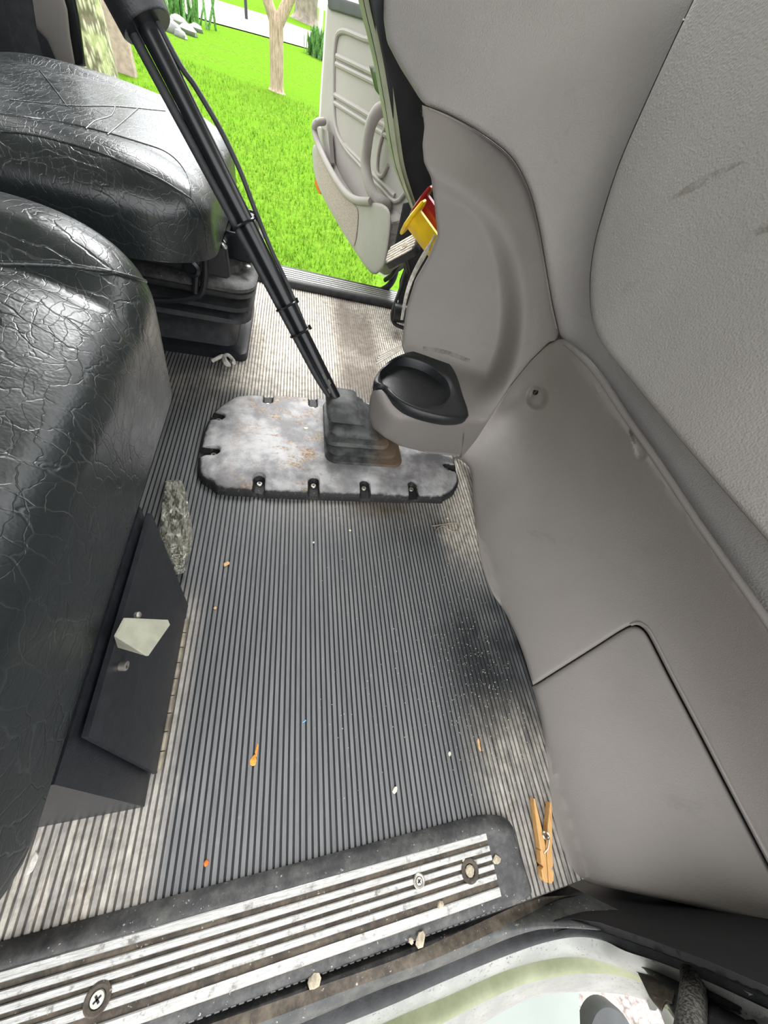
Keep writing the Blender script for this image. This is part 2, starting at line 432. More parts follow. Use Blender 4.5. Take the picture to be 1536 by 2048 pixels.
def film():
    n = N('clear_crinkled_film')
    f = n.noise(90, 5, .75, dist=1.5); v = n.vor(120)
    nr = n.bump(n.math('ADD', f, v), .006)
    t = n.nt.nodes.new('ShaderNodeBsdfTransparent'); t.inputs[0].default_value = (.93, .93, .88, 1)
    g = n.nt.nodes.new('ShaderNodeBsdfGlossy'); g.inputs['Roughness'].default_value = .12; g.inputs[0].default_value = (.95, .95, .9, 1); n.nt.links.new(nr, g.inputs['Normal'])
    mx = n.nt.nodes.new('ShaderNodeMixShader'); n.nt.links.new(n.rng(f, .42, .62, .25, .9), mx.inputs[0])
    n.nt.links.new(t.outputs[0], mx.inputs[1]); n.nt.links.new(g.outputs[0], mx.inputs[2])
    n.nt.links.new(mx.outputs[0], n.nt.nodes['Material Output'].inputs[0]); M['clear_crinkled_film'] = n.m
film()
def hosemat():
    n = N('woven_sleeve'); x = n.noise(1, 2, .5, n.scale((300, 300, 500)))
    M['woven_sleeve'] = n.fin(n.mix(n.rng(x, .35, .65), (.03, .03, .028), (.16, .15, .13)), .8, 0, n.bump(x, .002))
hosemat()

# ------------------------------------------------------------------ floor and cab shell
def floor():
    prof = []; x = -1.0
    while x < .62:
        prof += [(x, -.0018), (x + .0007, 0), (x + .0056, 0), (x + .0063, -.0018)]; x += .008
    ys = [-.247, .2, .6, 1.0, 1.36]
    mb = MB().grid([[(px, yy, pz) for px, pz in prof] for yy in ys])
    mb.box((-.19, .555, -.02), (1.62, 1.61, .03)); mb.box((.70, .4, -.03), (.4, 1.4, .03))
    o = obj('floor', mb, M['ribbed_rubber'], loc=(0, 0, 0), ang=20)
    tag(o, 'ribbed grey rubber cab floor mat, dusty tan and painted brighter toward the far door', 'floor', kind='structure')
floor()
def shell(name, label, mb, mat, cat='wall'):
    o = obj(name, mb, mat, ang=30); tag(o, label, cat, kind='structure'); return o
shell('ceiling', 'cab roof over the seats, above the picture', MB().box((-.05, .56, 1.42), (1.9, 1.9, .04)), M['grey_soft_vinyl'], 'ceiling')
shell('wall_rear', 'dark rear cab wall with an opening added to light the seats', MB().box((-1.02, .56, .28), (.04, 1.76, .60)).box((-1.02, .56, 1.36), (.04, 1.76, .12)).box((-1.02, -.24, .94), (.04, .16, .72)).box((-1.02, 1.36, .94), (.04, .16, .72)), M['dark_trim'])  # unseen opening, added so bright sky reflects in the seat leather
b = MB().box((-.80, 1.42, .62), (.50, .06, 1.30))
shell('wall_left', 'dark cab side wall behind the far door opening', b, M['dark_trim'])
shell('wall_right', 'dark cab side wall behind the near door opening', MB().box((-.88, -.33, .62), (.30, .06, 1.30)), M['dark_trim'])
b = MB().box((.80, .60, .35), (.04, 1.5, .78)); b.box((.70, 1.33, .35), (.22, .04, .78)); b.box((.72, -.26, .15), (.2, .04, .30))
shell('wall_front', 'dark firewall behind the grey dashboard', b, M['pitch_dark'])

# ------------------------------------------------------------------ dashboard family
nPd, dPd = np.array([.606, 1, -.531]), .7757
nR2, dR2 = np.array([.138, .647, -.75]), .2233
nW, dW = np.array([.3, 1, -.51]), .685
nK, dK = np.array([1, 0, -.2655]), .43
tPd, tX, tG, tR2, tW, tK = tplane(nPd, dPd), tplane(NX, .55), tplane(NX, .475), tplane(nR2, dR2), tplane(nW, dW), tplane(nK, dK)
tL = tplane(NZ, .198)
seam = cr([(841, 206), (900, 230), (958, 262), (1020, 310), (1056, 372), (1076, 440), (1092, 530), (1106, 610), (1121, 674)], 6)
gl = cr([(1400, -30), (1345, 85), (1290, 205), (1240, 320), (1205, 425), (1186, 500), (1179, 570), (1184, 640), (1206, 690), (1255, 752), (1320, 832), (1420, 950), (1536, 1083), (1640, 1205)], 5)
ridge = cr([(1095, 690), (1122, 678), (1150, 690), (1200, 742), (1260, 830), (1330, 930), (1400, 1035), (1470, 1135), (1540, 1235), (1640, 1385)], 5)
def t_dash(V):
    return smin(tPd(V), tX(V), 5e-5)
dash = thing('dashboard', 'grey soft grained passenger side dashboard above the kick panel', 'dashboard', (.55, .5, .35))
up = [(768, -30), (767, 40), (774, 85), (800, 135), (841, 200)] + [tuple(p) for p in seam[1:]] + [(1150, 694)] + [tuple(p) for p in ridge if p[0] > 1155] + [tuple(p) for p in gl[::-1]]
up_mb = patch(up, t_dash, 11, (16, .012), .03, noroll=lambda p: p[0] > 1125 or p[1] < -15)
obj('upper_cover', up_mb, M['grey_soft_vinyl'], dash)
gp = [tuple(p + np.array([2, 1])) for p in gl] + [(1760, 1340), (1760, -30)]
def t_glove(V):
    return tG(V)
gl_mb = patch(gp, t_glove, 14, (11, .010), .03, noroll=lambda p: p[1] < -20 or p[0] > 1650)
obj('glove_box_panel', gl_mb, M['grey_soft_vinyl'], dash, label='large flat grained panel with brown scuffs')
tpx = [(768, -30), (900, -30), (1050, -30), (1200, -30), (1330, -30), (1398, -30)]
e1 = [at(*p, pl=(nPd, dPd)) if p[0] < 1330 else at(*p, x=.55) for p in tpx] + [at(1402, -30, x=.475), at(1580, -30, x=.475), at(1758, -30, x=.475)]
e1 = [p + np.array((.004, .003, -.004)) for p in e1]
e2 = [np.array((max(p[0] + .06, .74), p[1] + .05, max(p[2] + .01, .74))) for p in e1]
tb_ = MB().grid([e1, [p * .85 + q * .15 + np.array((0, 0, .012)) for p, q in zip(e1, e2)], e2])
tb_.grid([[p + np.array((0, 0, -.02)) for p in e1], [p + np.array((0, 0, -.02)) for p in e2]], True)
obj('top_pad', tb_, M['grey_soft_vinyl'], dash)
g1 = [at(1757, y, x=.478) for y in (-30, 400, 800, 1335)]
eb_ = MB().grid([g1, [np.array((.76, p[1], p[2])) for p in g1]]); eb_.grid([[p + np.array((0, .01, 0)) for p in g1], [np.array((.76, p[1] + .01, p[2])) for p in g1]], True)
obj('end_panel', eb_, M['grey_hard_plastic'], dash)
# brown scuff streaks on the glove panel (rubbed-in dirt, own shape)
def streakmat():
    n = N('brown_scuff'); f = n.noise(40, 5, .7)
    t = n.nt.nodes.new('ShaderNodeBsdfTransparent'); mx = n.nt.nodes.new('ShaderNodeMixShader')
    n.fin((.17, .135, .085), .7)
    n.nt.links.new(n.rng(f, .36, .72, .0, .42), mx.inputs[0]); n.nt.links.new(t.outputs[0], mx.inputs[1]); n.nt.links.new(n.b.outputs[0], mx.inputs[2])
    n.nt.links.new(mx.outputs[0], n.nt.nodes['Material Output'].inputs[0]); M['brown_scuff'] = n.m
streakmat()
for pts, wd in (([(1338, 400), (1370, 382), (1400, 366), (1440, 345), (1488, 322)], [2, 7, 9, 6, 2]), ([(1508, 468), (1536, 452), (1575, 435)], [4, 14, 10])):
    a = []; c = []
    P = resample(cr(pts, 5), 6); ww = np.interp(np.linspace(0, 1, len(P)), np.linspace(0, 1, len(wd)), wd)
    T = np.gradient(P, axis=0); T /= np.linalg.norm(T, axis=1)[:, None]
    for p, t, w_ in zip(P, T, ww):
        nn = np.array([-t[1], t[0]]); a.append(at(*(p + nn * w_), x=.4745)); c.append(at(*(p - nn * w_), x=.4745))
    obj('scuff_mark', MB().grid([a, c]), M['brown_scuff'], dash, label='brown rubbed scuff streak')

# console: rim, alcove and drinks bin moulded as one
inner = np.array(cr([(866, 346), (905, 368), (950, 394), (988, 436), (1012, 490), (1027, 560), (1031, 630), (1022, 700), (1000, 760), (972, 806), (950, 836), (936, 842), (800, 842), (720, 842), (720, 346)], 4))
def t_bin(V):
    r = np.concatenate([V - np.array([768., 1024.]), np.full((len(V), 1), F)], 1) @ R
    t = np.full(len(V), .0011)
    for _ in range(30):
        x = r[:, 0] * t
        ex = np.clip(.215 - x, 0, .09) ** 2 * 19
        tt = (.49 + .34 * (.2 - H) + ex) / (r[:, 1] + .34 * r[:, 2]); t = .5 * t + .5 * tt
    return t
def t_console(V):
    d = segdist(V, inner, np.roll(inner, -1, 0)); s = np.where(inside(V, inner), d, -d)
    k = sm(-24, 34, s)
    tw = smin(tW(V), tL(V), 1.5e-5); t = tR2(V) * (1 - k) + tw * k
    return np.minimum(smax(t, t_bin(V), 8e-6), tplane(NZ, .036)(V))
def t_bin2(V): return np.minimum(smax(t_bin(V), tR2(V), 8e-6), tplane(NZ, .036)(V))
con = thing('centre_console', 'grey moulded centre console with cup holder beside the gear boot', 'console', (.35, .65, .2))
out = [(844, 210)] + [tuple(p + np.array([-.6, 1.6])) for p in seam[2:-1]] + [(1114, 680), (1098, 684), (1060, 722), (1020, 772), (985, 829), (952, 880), (923, 916), (924, 880),
    (926, 842), (930, 833), (915, 780), (900, 750), (880, 728), (848, 714), (808, 706), (803, 690), (812, 620), (830, 560), (856, 515), (875, 470), (869, 410), (862, 355), (848, 325), (845, 290), (849, 255)]
con_mb = patch(out, t_console, 6, (9, .006), .018, noroll=lambda p: 915 < p[0] < 930 and p[1] > 838)
obj('console_shell', con_mb, M['grey_hard_plastic'], con)
bo = [(745, 780), (764, 779), (780, 797), (805, 814), (840, 829), (890, 841), (930, 841), (928, 880), (921, 913), (860, 907), (800, 892), (768, 874), (746, 856), (737, 836), (739, 800)]
bin_mb = patch(bo, t_bin2, 6, (6, .005), .012, noroll=lambda p: p[0] > 915)
obj('drinks_bin', bin_mb, M['grey_hard_plastic'], con)
sk = [tuple(p + np.array([5, -12])) for p in seam[1:-3]] + [tuple(p + np.array([-14, 10])) for p in seam[1:-3][::-1]]
def t_sb(V): return np.maximum(tPd(V), tR2(V)) + 5.2e-5
obj('seam_backing', patch(sk, t_sb, 8, (2, 0.0), .003), M['pitch_dark'], con, label='black backing strip in the seam')
# thin seam bead of the console
sb = onmesh(con_mb, [tuple(p + np.array([-3, 4])) for p in seam[2:-2]], .0005)
obj('seam_bead', MB().tube(sb, .0018, 8), M['grey_hard_plastic'], con)
# cup holder insert
cx, cy, cz = *at(832, 761, z=.2)[:2], .2
px_out = [(752, 752), (768, 732), (795, 714), (830, 704), (868, 709), (895, 726), (912, 752), (924, 790), (936, 828), (928, 838), (890, 838), (840, 826), (806, 811), (782, 794), (766, 776), (752, 774), (747, 764)]
poly = np.array([at(*p, z=cz)[:2] for p in cr(px_out, 4, True)])
NA = 72
def castr(a):
    d = np.array([math.cos(a), math.sin(a)]); best = 0.09
    for i in range(len(poly)):
        p, q = poly[i] - (cx, cy), poly[(i + 1) % len(poly)] - (cx, cy); e = q - p
        den = d[0] * e[1] - d[1] * e[0]
        if abs(den) < 1e-9: continue
        t = (p[0] * e[1] - p[1] * e[0]) / den; u = (p[0] * d[1] - p[1] * d[0]) / den
        if t > 0 and -1e-6 <= u <= 1 + 1e-6: best = t
    return best
ang = [2 * math.pi * i / NA for i in range(NA)]; ro = [castr(a) for a in ang]
def ring(rf, z): return [(cx + rf(i) * math.cos(a), cy + rf(i) * math.sin(a), z) for i, a in enumerate(ang)]
rh = lambda k: (lambda i: min(k, ro[i] * .97))
lip = [1 if (math.degrees(a) % 360) > 172 and (math.degrees(a) % 360) < 318 else 0 for a in ang]
lf = [sum(lip[(i + j) % NA] for j in range(-3, 4)) / 7 for i in range(NA)]
rings = [ring(lambda i: ro[i] * .96, cz - .02), ring(lambda i: ro[i], cz - .012)]
rings.append([(cx + ro[i] * math.cos(a), cy + ro[i] * math.sin(a), cz + .002) for i, a in enumerate(ang)])
rings.append([(cx + (ro[i] - .004) * math.cos(a), cy + (ro[i] - .004) * math.sin(a), cz + .002 + .004 * lf[i]) for i, a in enumerate(ang)])
rings.append([(cx + max(ro[i] - .009, min(.082, ro[i] - .004)) * math.cos(a), cy + max(ro[i] - .009, min(.082, ro[i] - .004)) * math.sin(a), cz + .002 + .003 * lf[i]) for i, a in enumerate(ang)])
rings += [ring(rh(.0825), cz + .001), ring(rh(.0800), cz - .003), ring(rh(.074), cz - .05), ring(rh(.069), cz - .088), ring(rh(.062), cz - .092), ring(lambda i: .001, cz - .092)]
obj('cup_holder', MB().loft(rings), M['black_plastic'], con, ang=60, label='black moulded cup holder insert')
b = MB()
for i in range(4):
    b.tube([at(752 + i * 2, 728 - i * 5.5, z=.205), at(800 + i * .5, 697 + 3 - i * 3, z=.215)], .0022, 6)
obj('ribbed_edge', b, M['foam_white'], con, label='pale ribbed edge beside the cup holder')
b = MB()
for k in range(4):
    b.tube(cr([at(868 + k, 470, y=.90), at(853 - k * 2.6, 508, y=.88), at(831 - k * 2.2, 548, y=.86), at(815 - k * 1.5, 590, y=.82), at(805 - k, 640, y=.79)], 5), .0016, 6)
obj('edge_foam', b, M['foam_white'], con, label='pale foam edge showing behind the console')

st_ = []
for dy in (-4, 5): st_.append(onmesh(con_mb, [(846, 697 + dy), (870, 699 + dy), (895, 705 + dy), (920, 714 + dy), (940, 722 + dy)], .0008))
k_ = min(len(st_[0]), len(st_[1])); obj('dirt_streak', MB().grid([st_[0][:k_], st_[1][:k_]]), M['brown_scuff'], con, label='brown dirt streak behind the cup holder')
# kick panel
fl = tplane(NZ, .004)
kl = cr([(905, 914), (924, 922), (942, 944), (946, 1000), (952, 1060), (964, 1130), (985, 1188), (1012, 1228), (1044, 1300), (1064, 1368), (1083, 1450), (1093, 1540), (1099, 1600), (1112, 1665), (1134, 1725), (1155, 1757)], 4)
def t_kick(V):
    r = np.concatenate([V - np.array([768., 1024.]), np.full((len(V), 1), F)], 1) @ R
    t = tK(V); P = CAM + r * t[:, None]
    # slightly hollow face that turns upright under its top edge and swells at the foot
    u = np.clip(P[:, 2] / .34, 0, 1)
    off = .012 * np.sin(np.pi * u) + .080 * np.sin(np.pi * u ** 1.9) * sm(-.02, .12, .66 - P[:, 1])
    a = np.array([1264., 862.]); b2 = np.array([1283., 908.]); ab = b2 - a
    s_ = np.clip((V - a) @ ab / (ab @ ab), 0, 1); dd_ = np.linalg.norm(V - (a + s_[:, None] * ab), axis=1)
    off = off + .009 * (1 - sm(2, 13, dd_ / (.55 + .55 * s_)))
    q1 = (V - (1074, 796)) / (24.0, 27.0); off = off + .014 * (1 - sm(.45, 1.0, np.linalg.norm(q1, axis=1)))
    t = tplane(nK, dK)(V) + off / (r @ nK)
    return np.minimum(t, fl(V))
kick = thing('kick_panel', 'long grey kick panel rising from the floor under the dashboard', 'panel', (.45, .2, 0))
hat_in = cr([(1066, 1371), (1120, 1337), (1190, 1293), (1245, 1258), (1268, 1249), (1284, 1254), (1300, 1274), (1340, 1352), (1400, 1466), (1460, 1582), (1540, 1735), (1600, 1850)], 5)
ko = [tuple(p) for p in kl if p[1] <= 1366] + [tuple(p) for p in hat_in] + [(1680, 1600), (1640, 1395)] + [tuple(p) for p in ridge[::-1] if p[0] < 1640] + [(1060, 724), (1020, 774), (985, 828), (950, 878)]
k_mb = patch(ko, t_kick, 10, (9, .006), .006, noroll=lambda p: p[0] > 1560, extra=((1074, 796, 36, 2.6), (1274, 885, 44, 3.0)))
obj('panel_face', k_mb, M['grey_hard_plastic'], kick)
ho = [tuple(p + np.array([-2.2, 2.6])) for p in hat_in] + [(1600, 1868), (1536, 1848), (1400, 1815), (1300, 1793), (1220, 1776), (1180, 1768), (1158, 1757)] + [tuple(p) for p in kl[::-1] if p[1] > 1372]
def t_hatch(V): return t_kick(V) + 3e-6
h_mb = patch(ho, t_hatch, 10, (12, .008), .02, noroll=lambda p: p[0] > 1570)
cov = obj('access_cover', h_mb, M['grey_hard_plastic'], kick, label='grey access cover at the near lower corner')
# edge lip along the ridge of the kick panel
lp = onmesh(k_mb, [tuple(p + np.array([-7, 5])) for p in ridge if 1135 < p[0] < 1600], .001)
obj('edge_lip', MB().tube(lp, .0045, 10), M['grey_hard_plastic'], kick)
def screw(mb, c, nrm, r=.005, h=.002):
    Mx = frame(nrm); mb.lathe([(r, 0), (r, h * .6), (r * .8, h), (r * .45, h), (r * .42, h * .2), (.0002, h * .2)], c, Mx, 16); return mb
nk = -np.array(nK) / np.linalg.norm(nK)
c0 = onmesh(k_mb, [(1072, 783)], .001)[0]
Mk = frame(nk)
b = MB().lathe([(.0085, -.0015), (.0085, .0012), (.006, .0024), (.0035, .0022), (.003, .0006), (.0002, .0006)], c0, Mk, 20)
obj('screw', b, M['black_gloss'], kick, label='dark recessed screw')
hb_ = onmesh(k_mb, [tuple(p + np.array([5.0, -3.2])) for p in hat_in if p[0] > 1255 and p[0] < 1570], .0006)
obj('cover_edge_bead', MB().tube(hb_, .0028, 8), M['grey_hard_plastic'], kick)
bk = [(945, 900), (1120, 690), (1640, 1400), (1640, 1880), (1160, 1756), (1120, 1670), (1102, 1560), (1074, 1375), (1010, 1205), (965, 1080), (952, 990)]
def t_back(V): return t_kick(V) + 2.4e-5
obj('backing_plate', patch(bk, t_back, 24, (3, .0), .004), M['pitch_dark'], kick, label='black backing seen in the joints')

# ------------------------------------------------------------------ gear lever cover plate, boot, lever
def plate():
    t = thing('floor_cover_plate', 'worn rubber floor cover plate screwed down around the gear boot', 'cover plate', (.12, .57, 0))
    X0, X1, Y0, Y1 = -.186, .419, .412, .732
    cut = [(-.186, .47), (-.186, .605), (-.152, .68), (-.10, .712), (.10, .732), (.36, .732), (.419, .66), (.419, .50), (.402, .450), (.362, .420), (.31, .412), (-.09, .412), (-.155, .428)]
    poly = np.array([p for p in cr(cut, 4, True)])
    notch = []
    for p, dirn in (((519, 966), (0, -1)), ((627, 970), (0, -1)), ((728, 975), (0, -1)), ((823, 977), (0, -1)), ((893, 938), (1, -.2)), ((437, 839), (-1, .2)), ((427, 908), (-1, -.1)), ((536, 808), (0, 1)), ((626, 816), (0, 1))):
        notch.append((at(*p, z=.012)[:2], np.array(dirn) / np.linalg.norm(dirn)))
    d = .0026
    gx, gy = np.meshgrid(np.arange(X0 - .003, X1 + .004, d), np.arange(Y0 - .003, Y1 + .004, d))
    Q = np.stack([gx.ravel(), gy.ravel()], 1); sd = segdist(Q, poly, np.roll(poly, -1, 0)); ins = inside(Q, poly); sd = np.where(ins, sd, -sd)
    z = .006 + .018 * np.sqrt(np.clip(1 - (1 - np.clip(sd / .028, 0, 1)) ** 2, 0, 1)) + .003 * sm(.03, .05, sd)
    for c, dn in notch:
        q = Q - c; a = np.clip(q @ dn, -.003, .03); dist = np.linalg.norm(q - a[:, None] * dn, axis=1)
        k = sm(.0128, .0098, dist); z = z * (1 - k) + np.minimum(z, .0075) * k
    z = np.where(sd < 0, 0.0, z)
    keep = sd > -d * 1.0; nx = gx.shape[1]; idx = -np.ones(len(Q), int); idx[keep] = np.arange(keep.sum())
    Qs = Q.copy()
    V = np.concatenate([Qs, z[:, None]], 1)[keep]; fs = []
    for j in range(gx.shape[0] - 1):
        for i in range(nx - 1):
            q = [idx[j * nx + i], idx[j * nx + i + 1], idx[(j + 1) * nx + i + 1], idx[(j + 1) * nx + i]]
            if min(q) >= 0: fs.append(tuple(q))
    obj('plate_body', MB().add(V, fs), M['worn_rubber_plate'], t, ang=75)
    for c, dn in notch:
        s = obj('screw', screw(MB(), (c[0], c[1], .0072), (0, 0, 1), .0062, .0035), M['dull_steel'], t)
plate()
def lever():
    t = thing('gear_lever', 'long black gear lever with air hoses rising from a folded rubber boot', 'gear lever', (.165, .585, .024))
    def rr(cx, cy, z, hx, hy, r, n=6): return [p + np.array((cx, cy, 0)) for p in rrect(hx, hy, r, z, n)]
    rings = []
    prof = [(0, .092, .088, 0), (.004, .094, .09, 0), (.010, .092, .088, 0), (.013, .078, .076, 0), (.020, .084, .080, .1), (.028, .084, .08, .16), (.032, .068, .068, .2), (.040, .076, .073, .27), (.048, .074, .070, .34),
            (.052, .058, .058, .38), (.060, .053, .058, .47), (.067, .042, .052, .55), (.071, .031, .042, .64), (.080, .043, .047, .72), (.090, .036, .040, .85), (.104, .034, .036, .95), (.110, .026, .028, 1.0), (.112, .016, .018, 1.0)]
    for i, (z, hx, hy, s) in enumerate(prof):
        w = .003 * math.sin(i * 1.7)
        rings.append(rr(.165 - .066 * s + w, .583 + .012 * s, .024 + z + .0, hx, hy, min(hx, hy) * .30))
    tl = np.array([p for r_ in rings for p in r_])
    obj('boot', MB().loft(rings), M['boot_rubber'], t, ang=38, label='folded black rubber boot with rusty tan dirt on one side')
    A = np.array((.096, .592, .118)); B = np.array(at(285, 35, y=.742)); Dr = (B - A) / np.linalg.norm(B - A)
    L = np.linalg.norm(B - A)
    P = lambda s, o=0.0, k=0.0: A + (B - A) * s
    side = np.cross(Dr, A + (B - A) * .65 - CAM); side /= np.linalg.norm(side); side = side if side @ R[0] > 0 else -side; upv = np.cross(side, Dr)
    # lower forged part, then the straight tube
    low = [P(-.03), P(.05) + side * .001, P(.12), P(.2), P(.3)]
    obj('lever_rod', MB().tube(cr([A - Dr * .02, P(.1), P(.25), P(.5), P(.75), P(1.25)], 6), .0125, 18), M['black_gloss'], t)
    hz = []
    h1 = [P(.02) + side * -.009 + upv * .002, P(.14) - side * .0150, P(.3) - side * .0155, P(.6) - side * .0170, P(.85) - side * .0185, P(1.2) - side * .020]
    obj('air_hose', MB().tube(cr(h1, 8), .0062, 12), M['black_rubber'], t)
    # looped hose: leaves the clip, bows away from the rod and comes back in the sleeve
    def off(s, px, r=None): return P(s) + side * px
    h2 = [P(.30) + side * .010, P(.44) + side * .0155, P(.54) + side * .0165, P(.64) + side * .0215, P(.72) + side * .0265, P(.80) + side * .0265, P(.88) + side * .021, P(.95) + side * .014, P(1.2) + side * .012]
    obj('air_hose', MB().tube(cr(h2, 8), .0036, 10), M['black_rubber'], t)
    for px in ((500, 443), (580, 609), (606, 660)):
        # nearest lever point to that sighting
        best = min(np.linspace(0, 1, 200), key=lambda s: np.linalg.norm(np.cross(ray(*px) / np.linalg.norm(ray(*px)), P(s) - CAM)))
        c = P(best) - side * .004
        prof_ = [(.0205, -.0016), (.0215, 0), (.0205, .0016), (.0185, .0016), (.0185, -.0016), (.0205, -.0016)]
        tie = MB().lathe(prof_[:-1], c, frame(Dr), 24); tie.box(c + side * .022 , (.004, .0035, .008), frame(Dr))
        obj('cable_tie', tie, M['black_gloss'], t)
    obj('sleeve', MB().lathe([(.030, 0), (.0315, .002), (.0315, .2), (.02, .2), (.0195, .004), (.030, 0)][:-1], P(.985), frame(Dr), 40), M['black_plastic'], t, ang=50, label='black cylindrical sleeve under the knob')
    b = MB()
    for i, s in enumerate((.10, .13, .07)): b.box(P(s) + upv * .0125 + side * (.004 - .004 * i), (.006, .0012, .010), frame(Dr))
    obj('worn_mark', b, M['dull_steel'], t, label='bare worn metal nicks low on the rod')
lever()

# ------------------------------------------------------------------ seats
def cushion(x0, x1, y0, y1, z0, z1, rx, ry, rz, n=30, bol=.012, power=2.3, front=.0, zmin=None, flat=False):
    c = np.array(((x0 + x1) / 2, (y0 + y1) / 2, (z0 + z1) / 2)); h = np.array((x1 - x0, y1 - y0, z1 - z0)) / 2; r = np.array((rx, ry, rz))
    mb = MB(); lin = np.linspace(-1, 1, n); lin = np.sign(lin) * np.abs(lin) ** .8
    def mp(u):
        p = np.array(u, float) * h; inn = np.clip(p, -(h - r), h - r); q = (p - inn) / r
        if flat and p[2] < 0: inn[2] = p[2]; q[2] = 0
        l = (np.abs(q) ** power).sum() ** (1 / power); mx_ = np.abs(q).max()
        if l > 1e-9: q = q / l * mx_
        p = inn + q * r
        zz = sm(.2, 1, p[2] / h[2]); v = abs(p[1] / h[1])
        p[2] += zz * (bol * sm(.45, .72, v) - bol * .8 * math.exp(-((v - .55) / .06) ** 2))
        p[2] += zz * .006 * math.sin(p[0] * 21 + p[1] * 9) * (.4)
        p[0] += front * (p[2] / h[2]) * (1 if p[0] > 0 else 0) * sm(.3, 1, p[0] / h[0])
        p = c + p
        if zmin is not None: p[2] = max(p[2], zmin)
        return p
    for ax in range(3):
        for sg in (-1, 1):
            P = []
            for a in lin:
                row = []
                for b_ in lin:
                    u = [0, 0, 0]; u[ax] = sg; u[(ax + 1) % 3] = a; u[(ax + 2) % 3] = b_; row.append(mp(u))
                P.append(row)
            mb.grid(P, flip=(sg > 0))
    # weld
    key = {}; nv = []; mapi = []
    for p in mb.v:
        k = tuple(round(x * 1e5) for x in p)
        if k not in key: key[k] = len(nv); nv.append(p)
        mapi.append(key[k])
    fs = []
    for f in mb.f:
        g = []
        for i in f:
            if mapi[i] not in g: g.append(mapi[i])
        if len(g) > 2: fs.append(tuple(g))
    mb.v, mb.f = nv, fs
    # outward faces
    out_ = []
    for f in mb.f:
        a, b_, d_ = (np.array(mb.v[i]) for i in f[:3]); ce = (a + b_ + d_) / 3
        out_.append(f if np.cross(b_ - a, d_ - a) @ (ce - c) > 0 else f[::-1])
    mb.f = out_
    return mb
def seam_on(mb, px, r=.0022, lift=.0006, step=10):
    pts = onmesh(mb, resample(cr(px, 6), step), lift)
    return MB().tube(pts, r, 8) if len(pts) > 2 else None
# near (passenger) seat
ps = thing('passenger_seat', 'near black leather seat cushion with creased centre, left edge of picture', 'seat', (-.36, .2, .2))
c_mb = cushion(-.66, -.1587, -.128, .4924, .149, .4245, .1154, .0866, .07, 44, .0145, 1.96, .0149, .238)
obj('seat_cushion', c_mb, M['black_leather'], ps, ang=80)
for px in ([(0, 527), (60, 528), (130, 531), (200, 540), (255, 552), (300, 566)],):
    s = seam_on(c_mb, px)
    if s: obj('seam', s, M['black_leather'], ps, ang=80)
obj('seat_frame', MB().box((-.55, .20, .119), (.20, .38, .236), None, .01), M['black_plastic'], ps)
obj('backrest', cushion(-.86, -.66, -.12, .54, .36, 1.05, .08, .1, .1, 16, 0), M['black_leather'], ps, ang=80)
# storage box under it
def box():
    t = thing('seat_base_box', 'black under seat box with hinged door below the near seat', 'box', (-.30, .08, 0))
    def fp(y, z, x=-.166): return (x, y + .21 * z, z)
    b = MB(); y0, y1, zt = -.064, .186, .230
    A = [fp(y0, 0), fp(y1, 0), fp(y1, zt), fp(y0, zt)]; Bk = [(p[0] - .27, p[1], p[2]) for p in A]
    b.add(A + Bk, [(0, 1, 2, 3), (7, 6, 5, 4), (0, 4, 5, 1), (3, 2, 6, 7), (1, 5, 6, 2), (0, 3, 7, 4)])
    obj('box_body', b, M['black_panel'], t, ang=20)
    d = MB(); A = [fp(-.033, .006, -.162), fp(y1, .006, -.162), fp(y1, zt - .01, -.162), fp(-.033, zt - .01, -.162)]; A2 = [(p[0] + .005, p[1], p[2]) for p in A]
    d.add(A + A2, [(3, 2, 1, 0), (4, 5, 6, 7), (0, 1, 5, 4), (1, 2, 6, 5), (2, 3, 7, 6), (3, 0, 4, 7)])
    dr = obj('door', d, M['black_panel'], t, ang=20, label='scratched flat black door')
    # piano hinge at the foot
    ys = np.linspace(-.03, .165, 10)
    hb = MB()
    for i in range(9): hb.tube([(-.157, ys[i] + .0006, .0045), (-.157, ys[i + 1] - .0006, .0045)], .0048, 10)
    obj('hinge', hb, simple('hinge_steel', (.26, .23, .18), .55, .6, .35, 60), dr, label='dirty steel piano hinge along the floor')
    # beige wedge-shaped latch and bolt
    q = [at(247, 1236, x=-.152), at(332, 1240, x=-.132), at(336, 1250, x=-.13), at(292, 1312, x=-.130), at(228, 1272, x=-.152)]
    ce = sum(q) / 5; inn = [ce + (p - ce) * .82 + np.array((-.001, 0, 0)) for p in q]
    back = [np.array((-.157, p[1] * .6 + ce[1] * .4, p[2] * .6 + ce[2] * .4)) for p in q]
    lb = MB().loft([back, q, [p + np.array((.002, 0, 0)) for p in q]] + [[p + np.array((.0025, 0, 0)) for p in inn]])
    obj('latch', lb, M['beige_plastic'], dr, ang=25, label='beige wedge shaped plastic latch')
    c = at(240, 1332, x=-.157)
    obj('bolt', MB().lathe([(.0045, 0), (.0045, .006), (.0025, .0065), (.0022, .003), (.0002, .003)], c, frame((1, -.1, .1)), 12), M['dull_steel'], dr)
    c = at(272, 1231, x=-.15)
    obj('bolt', MB().lathe([(.0035, 0), (.0035, .003), (.002, .0045), (.0002, .0048)], c, frame((1, 0, .3)), 12), M['dull_steel'], dr)
box()
